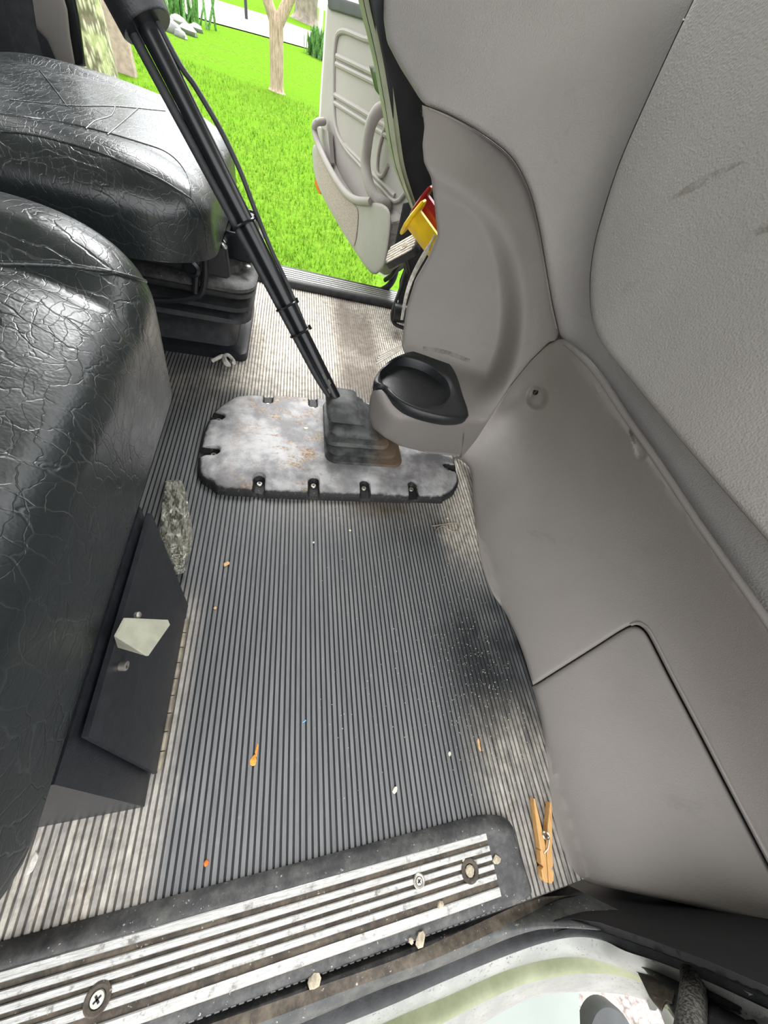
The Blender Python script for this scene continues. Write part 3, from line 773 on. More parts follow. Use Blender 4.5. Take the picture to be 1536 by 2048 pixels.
# far (driver) seat
ds = thing('driver_seat', 'far black leather driver seat on a bellows suspension base', 'seat', (-.34, .95, 0))
d_mb = cushion(-.575, -.1387, .664, 1.1639, .294, .4051, .138, .0885, .054, 44, .004, 2.08, 0, None, True)
obj('seat_cushion', d_mb, M['black_leather'], ds, ang=80)
for px in ([(0, 262), (60, 268), (130, 285), (200, 306), (260, 330), (320, 358), (365, 386), (383, 398)], [(383, 398), (398, 420), (410, 455), (415, 500)],
           [(0, 228), (60, 236), (120, 244), (200, 262), (280, 285), (330, 303), (362, 330), (380, 365), (381, 395)], [(20, 200), (80, 206), (150, 212), (230, 213), (330, 222)],
           [(172, 258), (190, 242), (222, 232), (230, 214)], [(215, 270), (250, 240), (275, 218)], [(135, 214), (110, 180), (80, 142)]):
    s = seam_on(d_mb, px, .0012, .0001)
    if s: obj('seam', s, M['black_leather'], ds, ang=80)
obj('backrest', cushion(-.80, -.56, .715, 1.17, .34, 1.05, .09, .1, .1, 20, 0), M['black_leather'], ds, ang=80)
# suspension: base, bellows, top plate, adjuster
def rr2(x0, x1, y0, y1, z, r): return [p + np.array(((x0 + x1) / 2, (y0 + y1) / 2, 0)) for p in rrect((x1 - x0) / 2, (y1 - y0) / 2, r, z, 6)]
b = MB().loft([rr2(-.60, -.125, .86, 1.16, 0.0, .02), rr2(-.60, -.125, .86, 1.16, .02, .02), rr2(-.60, -.14, .87, 1.15, .026, .02)])
obj('base_plate', b, M['black_panel'], ds)
rg = [rr2(-.60, -.15, .88, 1.14, .024, .03)]
for z, o in ((.05, .0), (.075, -.002), (.10, .006), (.115, .038), (.122, .045), (.132, .043), (.138, .026), (.146, .030), (.156, .052), (.166, .053), (.172, .036), (.18, .040), (.19, .058), (.20, .060), (.204, .055)):
    rg.append(rr2(-.60, -.148 + o, .885 - o * 1.4, 1.14 + o * .6, z, .045))
obj('bellows', MB().loft(rg), M['black_rubber'], ds, ang=60, label='folded black rubber suspension bellows')
b = MB().loft([rr2(-.60, -.086, .80, 1.17, .204, .05), rr2(-.60, -.084, .798, 1.172, .212, .05), rr2(-.60, -.09, .805, 1.166, .218, .05), rr2(-.60, -.118, .84, 1.14, .221, .04), rr2(-.60, -.12, .842, 1.138, .232, .04), rr2(-.60, -.13, .85, 1.13, .236, .04)])
obj('top_plate', b, M['dusty_rubber'], ds, ang=50, label='dusty flat plate above the bellows')
for px in ((508, 475), (507, 505), (496, 535)): b = MB().lathe([(.006, 0), (.006, .003), (.004, .0045), (.0002, .005)], at(*px, z=.2365), None, 12); obj('rivet', b, M['dull_steel'], ds)
b = MB().tube([(-.105, .90, .262), (-.105, 1.02, .262)], .019, 18); b.box((-.125, .885, .258), (.06, .012, .05), None, .004); b.box((-.125, .955, .258), (.06, .012, .052), None, .004); b.box((-.125, 1.03, .258), (.06, .012, .05), None, .004); b.box((-.16, .95, .262), (.04, .2, .03), None, .004)
obj('adjuster', b, M['black_gloss'], ds, label='black adjuster cylinder in a bracket under the cushion front')
br = [at(390, 585, y=.79), at(395, 520, y=.79), at(402, 508, y=.79), at(410, 520, y=.79), at(408, 570, y=.79), at(395, 592, y=.79), at(350, 600, y=.79), at(300, 600, y=.79)]
b = MB(); b.tube(cr(br, 4), .006, 8); b.box((-.30, .80, .262), (.34, .02, .06), None, .006)
obj('side_bracket', b, M['black_plastic'], ds)
c = at(383, 535, y=.785)
obj('pivot_bolt', MB().lathe([(.016, 0), (.016, .004), (.010, .006), (.009, .002), (.0002, .002)], c, frame((0, -1, 0)), 18), M['black_gloss'], ds)

# things behind the driver seat at the top-left corner
b = MB(); bl = [at(28, -40, y=1.215), at(45, 60, y=1.215), at(62, 130, y=1.21), at(55, 175, y=1.205)]
wv = np.array((.024, 0, .004)); b.grid([[p - wv for p in cr(bl, 5)], [p + wv for p in cr(bl, 5)]]); b.grid([[p - wv + np.array((0, .003, 0)) for p in cr(bl, 5)], [p + wv + np.array((0, .003, 0)) for p in cr(bl, 5)]], True)
tag(obj('hanging_seat_belt', b, M['black_rubber']), 'black seat belt webbing hanging behind the driver seat', 'seat belt')
pp = [(20, -30), (120, -30), (135, 20), (140, 70), (150, 128), (120, 138), (95, 80), (60, 45), (40, 20)]
obj_p = obj('trim_1', patch(pp, tplane(NY, 1.34), 10, (8, .006), .02), M['grey_hard_plastic']); tag(obj_p, 'grey curved door post trim above the driver seat', 'trim', kind='structure')
pp = [(118, -30), (146, -30), (160, 40), (172, 133), (140, 136), (135, 70), (128, 10)]
o = obj('door_seal', patch(pp, tplane(NY, 1.36), 8, (7, .008), .02), M['black_gloss']); tag(o, 'black rubber seal down the rear edge of the far door opening', 'seal')

# ------------------------------------------------------------------ far door and driver side
O = np.array((.36, 1.39, 0.)); U = np.array((-.33, .944, 0.)); U /= np.linalg.norm(U); NI = np.array((-U[1], U[0], 0)) * 1.0
if NI @ (CAM - O) < 0: NI = -NI
def dpl(off): return (NI, NI @ O + off)
tD = lambda off: tplane(*dpl(off))
door = thing('door_1', 'open far cab door with pale grey inner panel and map pocket', 'door', tuple(O), kind='structure')
pan = [(655, 8), (651, 70), (645, 160), (640, 245), (650, 300), (672, 360), (700, 430), (735, 500), (752, 540), (772, 552), (800, 530), (830, 500), (850, 420), (850, 200), (850, 60), (760, 40)]
obj('inner_panel', patch(pan, tD(.0), 8, (5, .008), .05), M['door_grey_plastic'], door)
obj('outer_skin', patch([(p[0] - 3 if p[0] < 660 else p[0], p[1] + 4) for p in pan], tD(-.055), 14, (3, .004), .02), M['white_paint'], door)
rec = cr([(684, 62), (730, 78), (830, 115), (840, 300), (800, 400), (762, 376), (720, 330), (688, 292), (671, 250), (668, 170), (671, 90)], 4, True)
b = MB(); q3 = [at(*p, pl=dpl(.003)) for p in rec]; q3.append(q3[0]); q3.append(q3[1])
obj('panel_bead', MB().tube(q3, .007, 8), M['door_grey_plastic'], door)
b = MB()
for a_, c_ in (((674, 112), (800, 172)), ((673, 128), (800, 190)), ((670, 190), (800, 268)), ((670, 206), (800, 288)), ((690, 290), (790, 392))):
    b.tube([at(*a_, pl=dpl(.001)), at(*c_, pl=dpl(.001))], .0075, 8)
obj('moulded_rib', b, M['door_grey_plastic'], door)
pk = cr([(640, 300), (662, 344), (690, 385), (714, 404), (745, 404), (772, 412), (782, 440), (772, 520), (758, 545), (742, 546), (716, 512), (680, 455), (650, 402), (634, 365), (626, 330), (626, 290)], 3, True)
obj('map_pocket', patch([tuple(p) for p in pk], tD(.062), 6, (7, .014), .06), M['door_grey_plastic'], door)
pc = cr([(636, 296), (660, 345), (688, 392), (712, 412), (716, 440), (708, 492), (690, 462), (658, 406), (640, 366), (632, 330)], 3, True)
obj('carpet_facing', patch([tuple(p) for p in pc], tD(.066), 6, (4, .004), .006), M['pocket_carpet'], door, label='sandy carpet facing on the map pocket')
rm = [(648, 243), (632, 246), (629, 262), (640, 298), (664, 346), (690, 384), (712, 400), (742, 403)]
rim = [at(*p, pl=dpl(.064 - .05 * (i == 0))) for i, p in enumerate(rm)]
obj('pocket_rim', MB().tube(cr(rim, 5), .012, 10), M['door_grey_plastic'], door)
obj('pocket_end', patch([(628, 250), (656, 262), (662, 330), (650, 330), (630, 290)], tD(.03), 6, (3, .003), .02), M['door_grey_plastic'], door)
hd = [(775, 218, .01), (757, 222, .045), (742, 248, .06), (734, 290, .062), (731, 330, .062), (738, 368, .06), (750, 392, .05), (768, 407, .03), (776, 412, .008)]
obj('grab_handle', MB().tube(cr([at(p[0], p[1], pl=dpl(p[2])) for p in hd], 5), .0175, 14), M['door_grey_plastic'], door, ang=70)
obj('speaker_bezel', MB().tube(cr([at(*p, pl=dpl(.004)) for p in [(775, 245), (765, 270), (756, 310), (755, 345), (765, 352), (776, 330)]], 5), .006, 8), M['door_grey_plastic'], door)
obj('latch_lever', patch([(738, 130), (752, 134), (764, 190), (760, 192), (750, 180)], tD(.03), 5, (3, .004), .02), M['black_gloss'], door)
obj('reflector', patch([(629, 358), (634, 360), (642, 388), (638, 388), (630, 372)], tD(.045), 4, (2, .003), .02), M['amber_plastic'], door, label='small amber reflector on the rear edge')
obj('belt_weatherstrip', patch([(655, -12), (850, 50), (850, 78), (656, 18)], tD(.008), 8, (4, .006), .03), M['dark_trim'], door)
obj('window_pane', MB().add([at(656, -10, pl=dpl(-.02)), at(850, 52, pl=dpl(-.02)), at(850, 52, pl=dpl(-.02)) + np.array((0, 0, .4)), at(656, -10, pl=dpl(-.02)) + np.array((0, 0, .4))], [(0, 1, 2, 3)]), M['glass_reflection'], door)
b = MB(); e0 = at(655, 0, pl=dpl(0)); b.tube([e0, e0 + np.array((0, 0, .45)), e0 + np.array((0, 0, .45)) - U * .7], .02, 8); obj('window_frame', b, M['dark_trim'], door)
obj('edge_gasket', MB().tube(cr([at(*p, pl=dpl(-.01)) for p in [(832, 420), (815, 470), (800, 520), (786, 548), (770, 560)]], 5), .008, 8), M['black_rubber'], door)

# driver side lower dash: black knee panel with edge trim coloured with lawn light
kn = thing('knee_panel', 'black driver side dash panel with edge trim painted in green lawn light', 'panel', (.25, 1.05, .3))
ke = [(712, -20), (722, 25), (735, 75), (748, 130), (758, 185), (766, 230), (774, 280), (786, 330), (802, 370), (824, 420)]
ke2 = [(738, -20), (746, 25), (757, 75), (768, 130), (778, 190), (786, 240), (793, 290), (800, 330), (812, 372), (830, 424)]
def kcurve(px, y, dx=0): return [at(p[0] + dx, p[1], y=y) for p in cr(px, 4)]
rows = strip(kcurve(ke, 1.10), kcurve(ke2, 1.06), (-.004, -.004, 0), 50, 6)
eb = MB().grid(rows); eb.grid([[p + np.array((.012, .004, 0)) for p in r_] for r_ in rows], True)
def trim_lawn_tint():
    M['trim_lawn_light'] = simple('trim_lawn_light', (.47, .50, .37), .5, 0, .1, 30)  # grey trim; green bounce from the lawn is put into the colour
trim_lawn_tint()
obj('edge_trim', eb, M['trim_lawn_light'], kn, ang=70, label='grey edge trim with green lawn light in its colour')
l1 = kcurve([((a[0] * .45 + b_[0] * .55), a[1] * .5 + b_[1] * .5) for a, b_ in zip(ke, ke2)], 1.077)
obj('trim_groove', MB().tube([p + np.array((-.003, -.003, 0)) for p in l1], .0014, 6), M['black_rubber'], kn)
kp = [tuple(p) for p in cr(ke2, 4)] + [(880, 430), (900, 330), (890, 200), (830, 60), (800, -20)]
def t_knee(V): return tplane(np.array([-.5, 1, 0]), 1.06 - .5 * .17)(V)
obj('panel_face', patch(kp, t_knee, 10, (6, .006), .02), M['dark_trim'], kn, label='matt black inner face')

o = obj('trim_5', patch([(806, 408), (900, 370), (930, 500), (900, 660), (806, 664), (796, 610), (799, 560), (810, 532), (800, 516), (786, 505)], tplane(NY, 1.315), 12, (5, .004), .02), M['dark_trim']); tag(o, 'dark footwell side wall behind the clutch pedal', 'footwell wall', kind='structure')
def knob(name, label, px, dirv, mat, shape, y):
    c = at(*px, y=y); t = thing(name, label, 'knob', tuple(c), 'air brake knobs'); Mx = frame(dirv)
    if shape == 8: ringf = lambda r, z: [c + Mx @ np.array((r * math.cos(a), r * math.sin(a), z)) for a in [math.pi / 8 + 2 * math.pi * i / 8 for i in range(8)]]
    else: ringf = lambda r, z: [c + Mx @ np.array((x * r, y_ * r, z)) for x, y_ in ((1.0, .3), (.3, 1.0), (-.3, 1.0), (-1.0, .3), (-1.0, -.3), (-.3, -1.0), (.3, -1.0), (1.0, -.3))]
    obj('flange', MB().loft([ringf(.036, 0), ringf(.0385, .002), ringf(.0385, .006), ringf(.034, .0085)]), mat, t, ang=25)
    obj('stem', MB().loft([ringf(.021, -.075), ringf(.021, 0), ]), mat, t, ang=25)
dirk = np.array((-.78, .42, .42))
pk_ = at(838, 452, y=1.0)
knob('parking_brake_knob', 'yellow push pull air brake knob beside the console edge', (828, 438), dirk, M['yellow_plastic'], 4, .95)
knob('trailer_brake_knob', 'dark red air brake knob just above the yellow one', (845, 406), dirk, M['red_plastic'], 8, 1.015)
# clutch pedal
pd = thing('clutch_pedal', 'worn ribbed clutch pedal with black rubber pad below the yellow knob', 'pedal', tuple(at(805, 500, y=1.15)))
c = at(804, 500, y=1.13); ux = at(838, 482, y=1.10) - at(772, 518, y=1.16); ux /= np.linalg.norm(ux); nv = np.array((-.62, -.25, .75)); nv -= ux * (nv @ ux); nv /= np.linalg.norm(nv); vy = np.cross(nv, ux); Mp = np.stack([ux, vy, nv], 1)
b = MB(); rings = []
for z, s in ((-.014, 1), (.002, 1), (.005, .95)): rings.append([c + Mp @ p for p in rrect(.058 * s, .030 * s, .016, z, 4)])
obj('rubber_pad', MB().loft(rings), M['black_rubber'], pd)
b = MB()
for i in range(6): b.box(c + Mp @ np.array((0, -.0235 + i * .0094, .0055)), (.104 - .012 * (i in (0, 5)), .0075, .003), Mp, .001)
trd = obj('tread_face', b, simple('worn_tread', (.60, .53, .45), .75, 0, .25, 120), pd, label='dusty worn tread bars with a round emblem')
pr = [(.011, 0), (.011, .0015), (.0085, .0015), (.0085, .0008), (.0002, .0008)]
eb = MB().lathe(pr, c + Mp @ np.array((.012, 0, .0072)), Mp, 20); eb.box(c + Mp @ np.array((.012, 0, .0085)), (.009, .0022, .0012), Mp); eb.box(c + Mp @ np.array((.009, 0, .0085)), (.0022, .009, .0012), Mp); eb.box(c + Mp @ np.array((.015, 0, .0085)), (.0022, .009, .0012), Mp)
obj('emblem', eb, M['wire_tan'], trd)
obj('pedal_arm', MB().tube(cr([c - nv * .014, at(818, 545, y=1.19), at(822, 590, y=1.22), at(812, 640, y=1.235)], 6), .009, 10), M['black_plastic'], pd)
st = thing('pedal_bracket', 'black floor bracket with a round rubber stop behind the console', 'bracket', tuple(at(795, 640, y=1.2)))
b = MB().tube(cr([at(812, 540, y=1.22), at(800, 580, y=1.2), at(789, 610, y=1.18), at(784, 632, y=1.165), at(790, 648, y=1.15), at(812, 658, y=1.13)], 6), .006, 10)
obj('bracket_strap', b, M['black_rubber'], st)
obj('rubber_stop', MB().tube([at(786, 624, y=1.17), at(812, 628, y=1.17)], [.030, .030], 24), M['black_plastic'], st)

# ------------------------------------------------------------------ sill plates
def sill():
    t = thing('sill_plate', 'near step sill with aluminium treads in black rubber trim', 'sill plate', (-.1, -.2, .004))
    prof = [(-.150, .0005), (-.152, .006), (-.158, .012), (-.165, .0145), (-.170, .0115), (-.235, .0110), (-.241, .009), (-.246, .0)]
    xs = [-1.0, -.5, 0, .2, .275]; rows = [[(x, y, z) for y, z in prof] for x in xs]
    for k in range(1, 9):   # rounded end
        a = k / 8 * math.pi / 2; dx = .052 * math.sin(a); s = 1
        rows.append([(.275 + dx + (.0 if y > -.2 else .006 * math.sin(a)), -.198 + (y + .198) * (1 - .22 * (1 - math.cos(a))) - .004 * math.sin(a), z * (1 if k < 8 else .0) + (.004 * math.sin(a * 2) if .005 < z else 0)) for y, z in prof])
    b = MB().grid(rows, True)
    obj('rubber_trim', b, M['dusty_rubber'], t, ang=70)
    # treads: y centre, half width
    tr = [(-.1712, .0040), (-.1835, .0032), (-.1928, .0029), (-.2020, .0029), (-.2118, .0031), (-.2262, .0046)]
    for yc, hw in tr:
        obj('tread_strip', MB().loft([[np.array((x, yc + sy * w_, z)) for sy in (-1, 1) for x in ((-1.0, .281 + (yc + .17) * -.05) if sy < 0 else (.281 + (yc + .17) * -.05, -1.0))] for z, w_ in ((.0095, hw), (.0135, hw), (.0143, hw * .8))]), M['worn_aluminium'], t, ang=30)
    base = MB().box((-.36, -.2, .0108), (1.29, .064, .0030)); obj('tread_base', base, M['grimy_channel'], t)
    for px, r, lab in (((195, 1998), .0115, 'large dirty cross head screw'), ((838, 1762), .0078, 'bright ring headed screw'), ((940, 1742), .0125, 'dirt filled screw recess near the end')):
        c = at(*px, z=.0145); s = MB().lathe([(r, -.003), (r, .0006), (r * .86, .0014), (r * .62, .0006), (r * .58, -.0002), (.0002, -.0002)], c, None, 24)
        o = obj('screw', s, M['grimy_channel'] if r > .009 else M['dull_steel'], t, label=lab)
        if r > .012:
            obj('packed_dirt', MB().lathe([(r * .6, -.002), (r * .5, .0002), (r * .3, .0012), (.0002, .0006)], c, None, 9), M['stone'], o)
        if r < .012:
            q = MB().lathe([(r * .55, 0), (r * .5, .001), (.0002, .001)], c, None, 18); obj('screw_head', q, M['dull_steel'], o)
            x = MB(); x.box(c + np.array((0, 0, .0012)), (r * .6, r * .14, .0006), frame((0, 0, 1), (1, .7, 0))); x.box(c + np.array((0, 0, .0012)), (r * .14, r * .6, .0006), frame((0, 0, 1), (1, .7, 0))); obj('cross_slot', x, M['pitch_dark'], o)
sill()
fs = thing('far_sill_plate', 'ribbed aluminium sill across the far door opening', 'sill plate', (.1, 1.4, 0))
b = MB()
b.box((-.05, 1.41, .002), (1.1, .12, .010))
obj('rubber_trim', b, M['black_rubber'], fs)
b = MB()
for i in range(6): b.box((-.05, 1.362 + i * .0155, .009), (1.1, .0105, .006), None, .001)
obj('tread_strip', b, M['worn_aluminium'], fs)
obj('edge_roll', MB().tube([(-.6, 1.338, .006), (.5, 1.338, .006)], .016, 14), M['black_rubber'], fs)
sl = cr([at(742, 583, y=1.47), at(765, 580, y=1.47), at(782, 566, y=1.47), at(792, 540, y=1.47), at(800, 480, y=1.47)], 6)
o = obj('door_seal', MB().tube(sl, .012, 10), M['black_rubber']); tag(o, 'black rubber seal curving around the far door opening lower corner', 'seal')

# ------------------------------------------------------------------ near door opening: lips, seal, painted flange, step
curves = {
 'c0': ([(120, 2115), (380, 2022), (640, 1927), (900, 1832), (1006, 1796)], .245),
 'c1': ([(200, 2120), (420, 2048), (640, 1972), (800, 1916), (900, 1872), (1020, 1817), (1066, 1794)], .252),
 'c2': ([(300, 2120), (530, 2042), (700, 1978), (850, 1925), (950, 1882), (1050, 1832), (1110, 1800), (1160, 1790)], .262),
 'c3': ([(360, 2140), (600, 2046), (800, 1958), (900, 1922), (1000, 1878), (1080, 1846), (1145, 1833), (1200, 1838), (1300, 1870), (1420, 1915), (1560, 1970)], .285),
 'c4': ([(420, 2150), (650, 2046), (800, 1990), (900, 1942), (1000, 1904), (1080, 1880), (1150, 1870), (1205, 1880), (1250, 1902), (1320, 1925), (1420, 1965), (1560, 2030)], .302),
 'c5': ([(560, 2150), (760, 2050), (900, 1990), (1000, 1946), (1080, 1922), (1150, 1914), (1210, 1926), (1270, 1948), (1330, 1990), (1370, 2030)], .332),
 'c6': ([(700, 2150), (880, 2050), (1000, 1986), (1080, 1957), (1180, 1945), (1270, 1952), (1310, 1985), (1350, 2040)], .352),
 'c7': ([(800, 2150), (960, 2050), (1060, 1998), (1150, 1984), (1250, 1990), (1310, 2012), (1330, 2050)], .40)}
def c3d(k, dy=0): return [at(*p, y=-(curves[k][1] + dy)) for p in cr(curves[k][0], 6)]
def band(name, a, b_, mat, parent, bulge=None, label=None, back=.02):
    r1 = strip(c3d(a), c3d(b_), bulge, 70, 8)
    mb = MB().grid(r1); mb.grid([[p + np.array((0, .004, -back)) for p in r_] for r_ in r1], True)
    return obj(name, mb, mat, parent, ang=60, label=label)
ws = thing('weather_seal', 'black rubber weather seal curving round the near door opening', 'seal', (.2, -.28, -.03))
band('inner_lip', 'c1', 'c2', M['grimy_channel'], ws, None, 'grimy brown dirt channel')
band('sealing_flap', 'c2', 'c3', M['dusty_seal'], ws, (0, -.003, .004))
band('bulb', 'c3', 'c4', M['black_rubber'], ws, (0, -.006, .008))
fr = thing('trim_2', 'weathered cream painted door frame flange under the black seal', 'door frame', (.2, -.35, -.1), kind='structure')
band('upper_flange', 'c4', 'c5', M['weathered_cream_paint'], fr, (0, -.002, .003))
band('step_edge', 'c5', 'c6', M['algae_cream_paint'], fr, (0, -.004, .006), 'greenish stained ridge')
band('lower_flange', 'c6', 'c7', M['weathered_cream_paint'], fr, (0, -.002, .003))
# rubber skirt on the sill
band('rubber_skirt', 'c0', 'c1', M['dusty_rubber'], bpy.data.objects['sill_plate'], (0, 0, .001))
# door post right of the seal, black stands for shade in the gap
dp = [(1062, 1800), (1098, 1786), (1140, 1748), (1180, 1735), (1260, 1750), (1400, 1780), (1560, 1810), (1700, 1850), (1700, 2060), (1560, 1985), (1420, 1925), (1300, 1880), (1200, 1846), (1140, 1838), (1100, 1846)]
o = obj('trim_3', patch(dp, tplane(NY, -.268), 10, (5, .004), .01), M['pitch_dark']); tag(o, 'door post below the kick panel end, coloured black for the shaded gap', 'door post', kind='structure')
lo = [(1205, 1884), (1320, 1932), (1440, 1975), (1580, 2045), (1700, 2110), (1560, 2160), (1400, 2130), (1330, 2000), (1290, 1940), (1240, 1906)]
def t_lo(V): return tplane(NY, -.315)(V)
o = obj('trim_4', patch(lo, t_lo, 10, (6, .006), .012), M['dusty_seal']); tag(o, 'dark hinge pillar behind the woven door strap', 'hinge pillar', kind='structure')
sp = [at(1383, 1940, y=-.3075), at(1387, 1975, y=-.3075), at(1385, 2015, y=-.3075), at(1380, 2060, y=-.3075), at(1372, 2120, y=-.3075)]
stp = thing('door_strap', 'woven black sleeved cable hanging from the hinge pillar', 'cable', tuple(sp[0]))
obj('sleeve', MB().tube(cr(sp, 6), .0115, 14), M['woven_sleeve'], stp)
obj('mount', MB().box(at(1390, 1946, y=-.3075), (.04, .006, .012), None, .003), M['black_plastic'], stp)
hb = thing('hinge_bracket', 'dark slotted hinge bracket beside the woven strap', 'bracket', tuple(at(1450, 1980, y=-.33)))
obj('bracket_plate', patch([(1400, 1958), (1480, 1985), (1490, 2000), (1486, 2020), (1470, 2022), (1410, 1995)], tplane(NY, -.309), 6, (5, .004), .004), M['black_panel'], hb)
obj('slot', patch([(1402, 1954), (1432, 1966), (1430, 1974), (1402, 1970)], tplane(NY, -.307), 5, (2, .001), .002), M['pitch_dark'], hb)
o = obj('torn_flange', patch([(1275, 1944), (1300, 1950), (1350, 1985), (1345, 2005), (1330, 2000), (1322, 2020), (1300, 1996)], tplane(NY, -.311), 6, (3, .002), .003), M['grimy_channel']); tag(o, 'rusty brown broken flange end beside the strap', 'bracket')
o = obj('frame_corner', patch([(1490, 1980), (1560, 2012), (1600, 2060), (1560, 2075), (1510, 2040), (1488, 2015)], tplane(NY, -.31), 6, (5, .003), .004), M['weathered_cream_paint']); tag(o, 'cream painted frame corner at the lower right edge', 'door frame')
o = obj('step_plate', MB().loft([[np.array(p) + np.array((0, 0, z)) for p in [at(880, 2110, z=-.28), at(1162, 2110, z=-.28), at(1158, 1984, z=-.28), at(960, 1990, z=-.28), at(860, 2060, z=-.28)]] for z in (-.012, 0)]), simple('pale_plastic', (.30, .34, .31), .18, 0, .06, 8, .8)); tag(o, 'glossy pale green step plate below the door frame', 'step')
cc = at(1232, 2112, z=-.36)
tk = thing('round_canister', 'round dark grey canister standing in front of the gravel', 'canister', tuple(cc))
obj('canister_body', MB().lathe([(.060, -.03), (.060, -.006), (.056, 0), (.042, .002), (.0002, .002)], cc, None, 40), simple('cap_grey', (.055, .058, .06), .5), tk)
obj('top_tab', MB().box(cc + np.array((-.0, -.03, .004)), (.07, .03, .006), None, .002), M['black_plastic'], tk)

# ------------------------------------------------------------------ small things on the floor
def bit(name, label, cat, px, mat, r, z=0.0, flat=.5, el=1.0, ang_=0.0, seed=0, group=None):
    rs = np.random.default_rng(seed + int(px[0] * 7 + px[1])); c = at(*px, z=z + r * flat * .5); mb = MB(); n = 8; rings = []
    for k, (zz, s) in enumerate(((-.95, .45), (-.4, .9), (.2, 1.0), (.7, .7), (.95, .3))):
        rings.append([])
        for j in range(n):
            a = 2 * math.pi * j / n; q = r * s * (1 + .28 * (rs.random() - .5) * 2); x, y = q * el * math.cos(a), q * math.sin(a)
            rings[-1].append(c + np.array((x * math.cos(ang_) - y * math.sin(ang_), x * math.sin(ang_) + y * math.cos(ang_), zz * r * flat)))
    mb.loft(rings); o = obj(name, mb, mat, ang=50); tag(o, label, cat, group); return o
bit('orange_crumb', 'tan orange crumb on the floor below the clear film', 'crumb', (452, 1128), M['tan_bit'], .0042, el=1.3, ang_=.5)
bit('crumb', 'small pinkish crumb on the floor right of the hinge end', 'crumb', (430, 1216), M['tan_bit'], .0026)
bit('orange_crumb', 'round bright orange crumb on the ribs near the sill', 'crumb', (412, 1727), M['orange_bit'], .0032)
bit('orange_crumb', 'red orange smear crumb at the sill edge', 'crumb', (372, 1803), M['orange_bit'], .0038, el=1.6, ang_=1.2, flat=.25)
bit('smear', 'long orange smear on the ribs in the middle floor', 'smear', (507, 1521), M['orange_smear'], .0042, flat=.3, el=1.5, ang_=1.4)
bit('smear', 'thin orange streak trailing from the long orange smear', 'smear', (513, 1503), M['orange_smear'], .0016, flat=.3, el=5, ang_=1.5)
bit('leaf_bit', 'yellow bit of leaf touching the sill trim', 'leaf', (821, 1673), M['yellow_bit'], .0038, el=1.2)
bit('seed', 'long tan seed husk on the floor near the kick panel', 'seed', (958, 1490), M['tan_bit'], .0024, el=3.4, ang_=1.5)
bit('petal', 'small cream petal on the floor above the sill', 'petal', (790, 1580), M['cream_bit'], .0028, el=1.6, ang_=.8)
bit('chip', 'small blue plastic chip on the middle floor', 'chip', (608, 1443), M['blue_bit'], .0014, el=2.6, ang_=.5)
bit('chip', 'white paper chip at the left end of the sill edge', 'chip', (190, 1871), M['cream_bit'], .0034, el=1.8, ang_=1.0, flat=.2)
bit('pebble', 'tan triangular stone in the dirt channel of the sill', 'stone', (629, 1960), M['stone'], .0062, z=.006, flat=.6)
bit('pebble', 'larger tan stone beside a small one below the treads', 'stone', (841, 1879), M['stone'], .0055, z=.012, el=1.3, ang_=.3)
bit('pebble', 'small pale stone left of the larger tan stone', 'stone', (823, 1882), M['stone'], .0032, z=.012)
bit('pebble', 'brown stone resting between the lowest two treads', 'stone', (881, 1810), M['stone'], .0042, z=.012)
bit('pebble', 'yellowish stone at the right end of the treads', 'stone', (993, 1720), M['stone'], .0046, z=.013, el=1.3)
bit('pebble', 'pale speck stone beside the dirt filled screw recess', 'stone', (928, 1722), M['cream_bit'], .0022, z=.013)
bit('pebble', 'white pebble on the floor below the cover plate', 'stone', (700, 1061), M['cream_bit'], .0028)
bit('pebble', 'white pebble on the floor left below the cover plate', 'stone', (627, 1085), M['cream_bit'], .0022)
bit('pebble', 'white pebble next to the bent wire pin', 'stone', (895, 1037), M['cream_bit'], .0028)
bit('pebble', 'pale crumb on the cover plate left of the boot', 'stone', (612, 857), M['cream_bit'], .0040, z=.026, el=1.6)
bit('chip', 'pale husk by the yellow leaf, higher on the floor', 'chip', (899, 1508), M['cream_bit'], .0024, el=1.5, ang_=1.2)
b = MB(); sp_ = M['grit']
for _ in range(900):
    q = random.random()
    if q < .6: x, y = random.gauss(.33, .055), random.gauss(.02, .09)
    elif q < .8: x, y = random.uniform(.05, .42), random.uniform(-.1, .4)
    else: x, y = random.uniform(.12, .36), random.uniform(.75, 1.25)
    if x > .41 or y < -.14: continue
    r = random.choice((.0006, .0008, .001, .0013)); o_ = np.array((x, y, 0)); a = random.random() * 6
    b.add([o_ + r * np.array((math.cos(a + k), math.sin(a + k), 0)) for k in (0, 2.1, 4.2)] + [o_ + np.array((0, 0, r * 1.3))], [(0, 1, 3), (1, 2, 3), (2, 0, 3)])
o = obj('grit', b, sp_, loc=(0, 0, 0), sm=False); tag(o, 'fine pale grit sprinkled over the rubber floor', 'grit', kind='stuff')

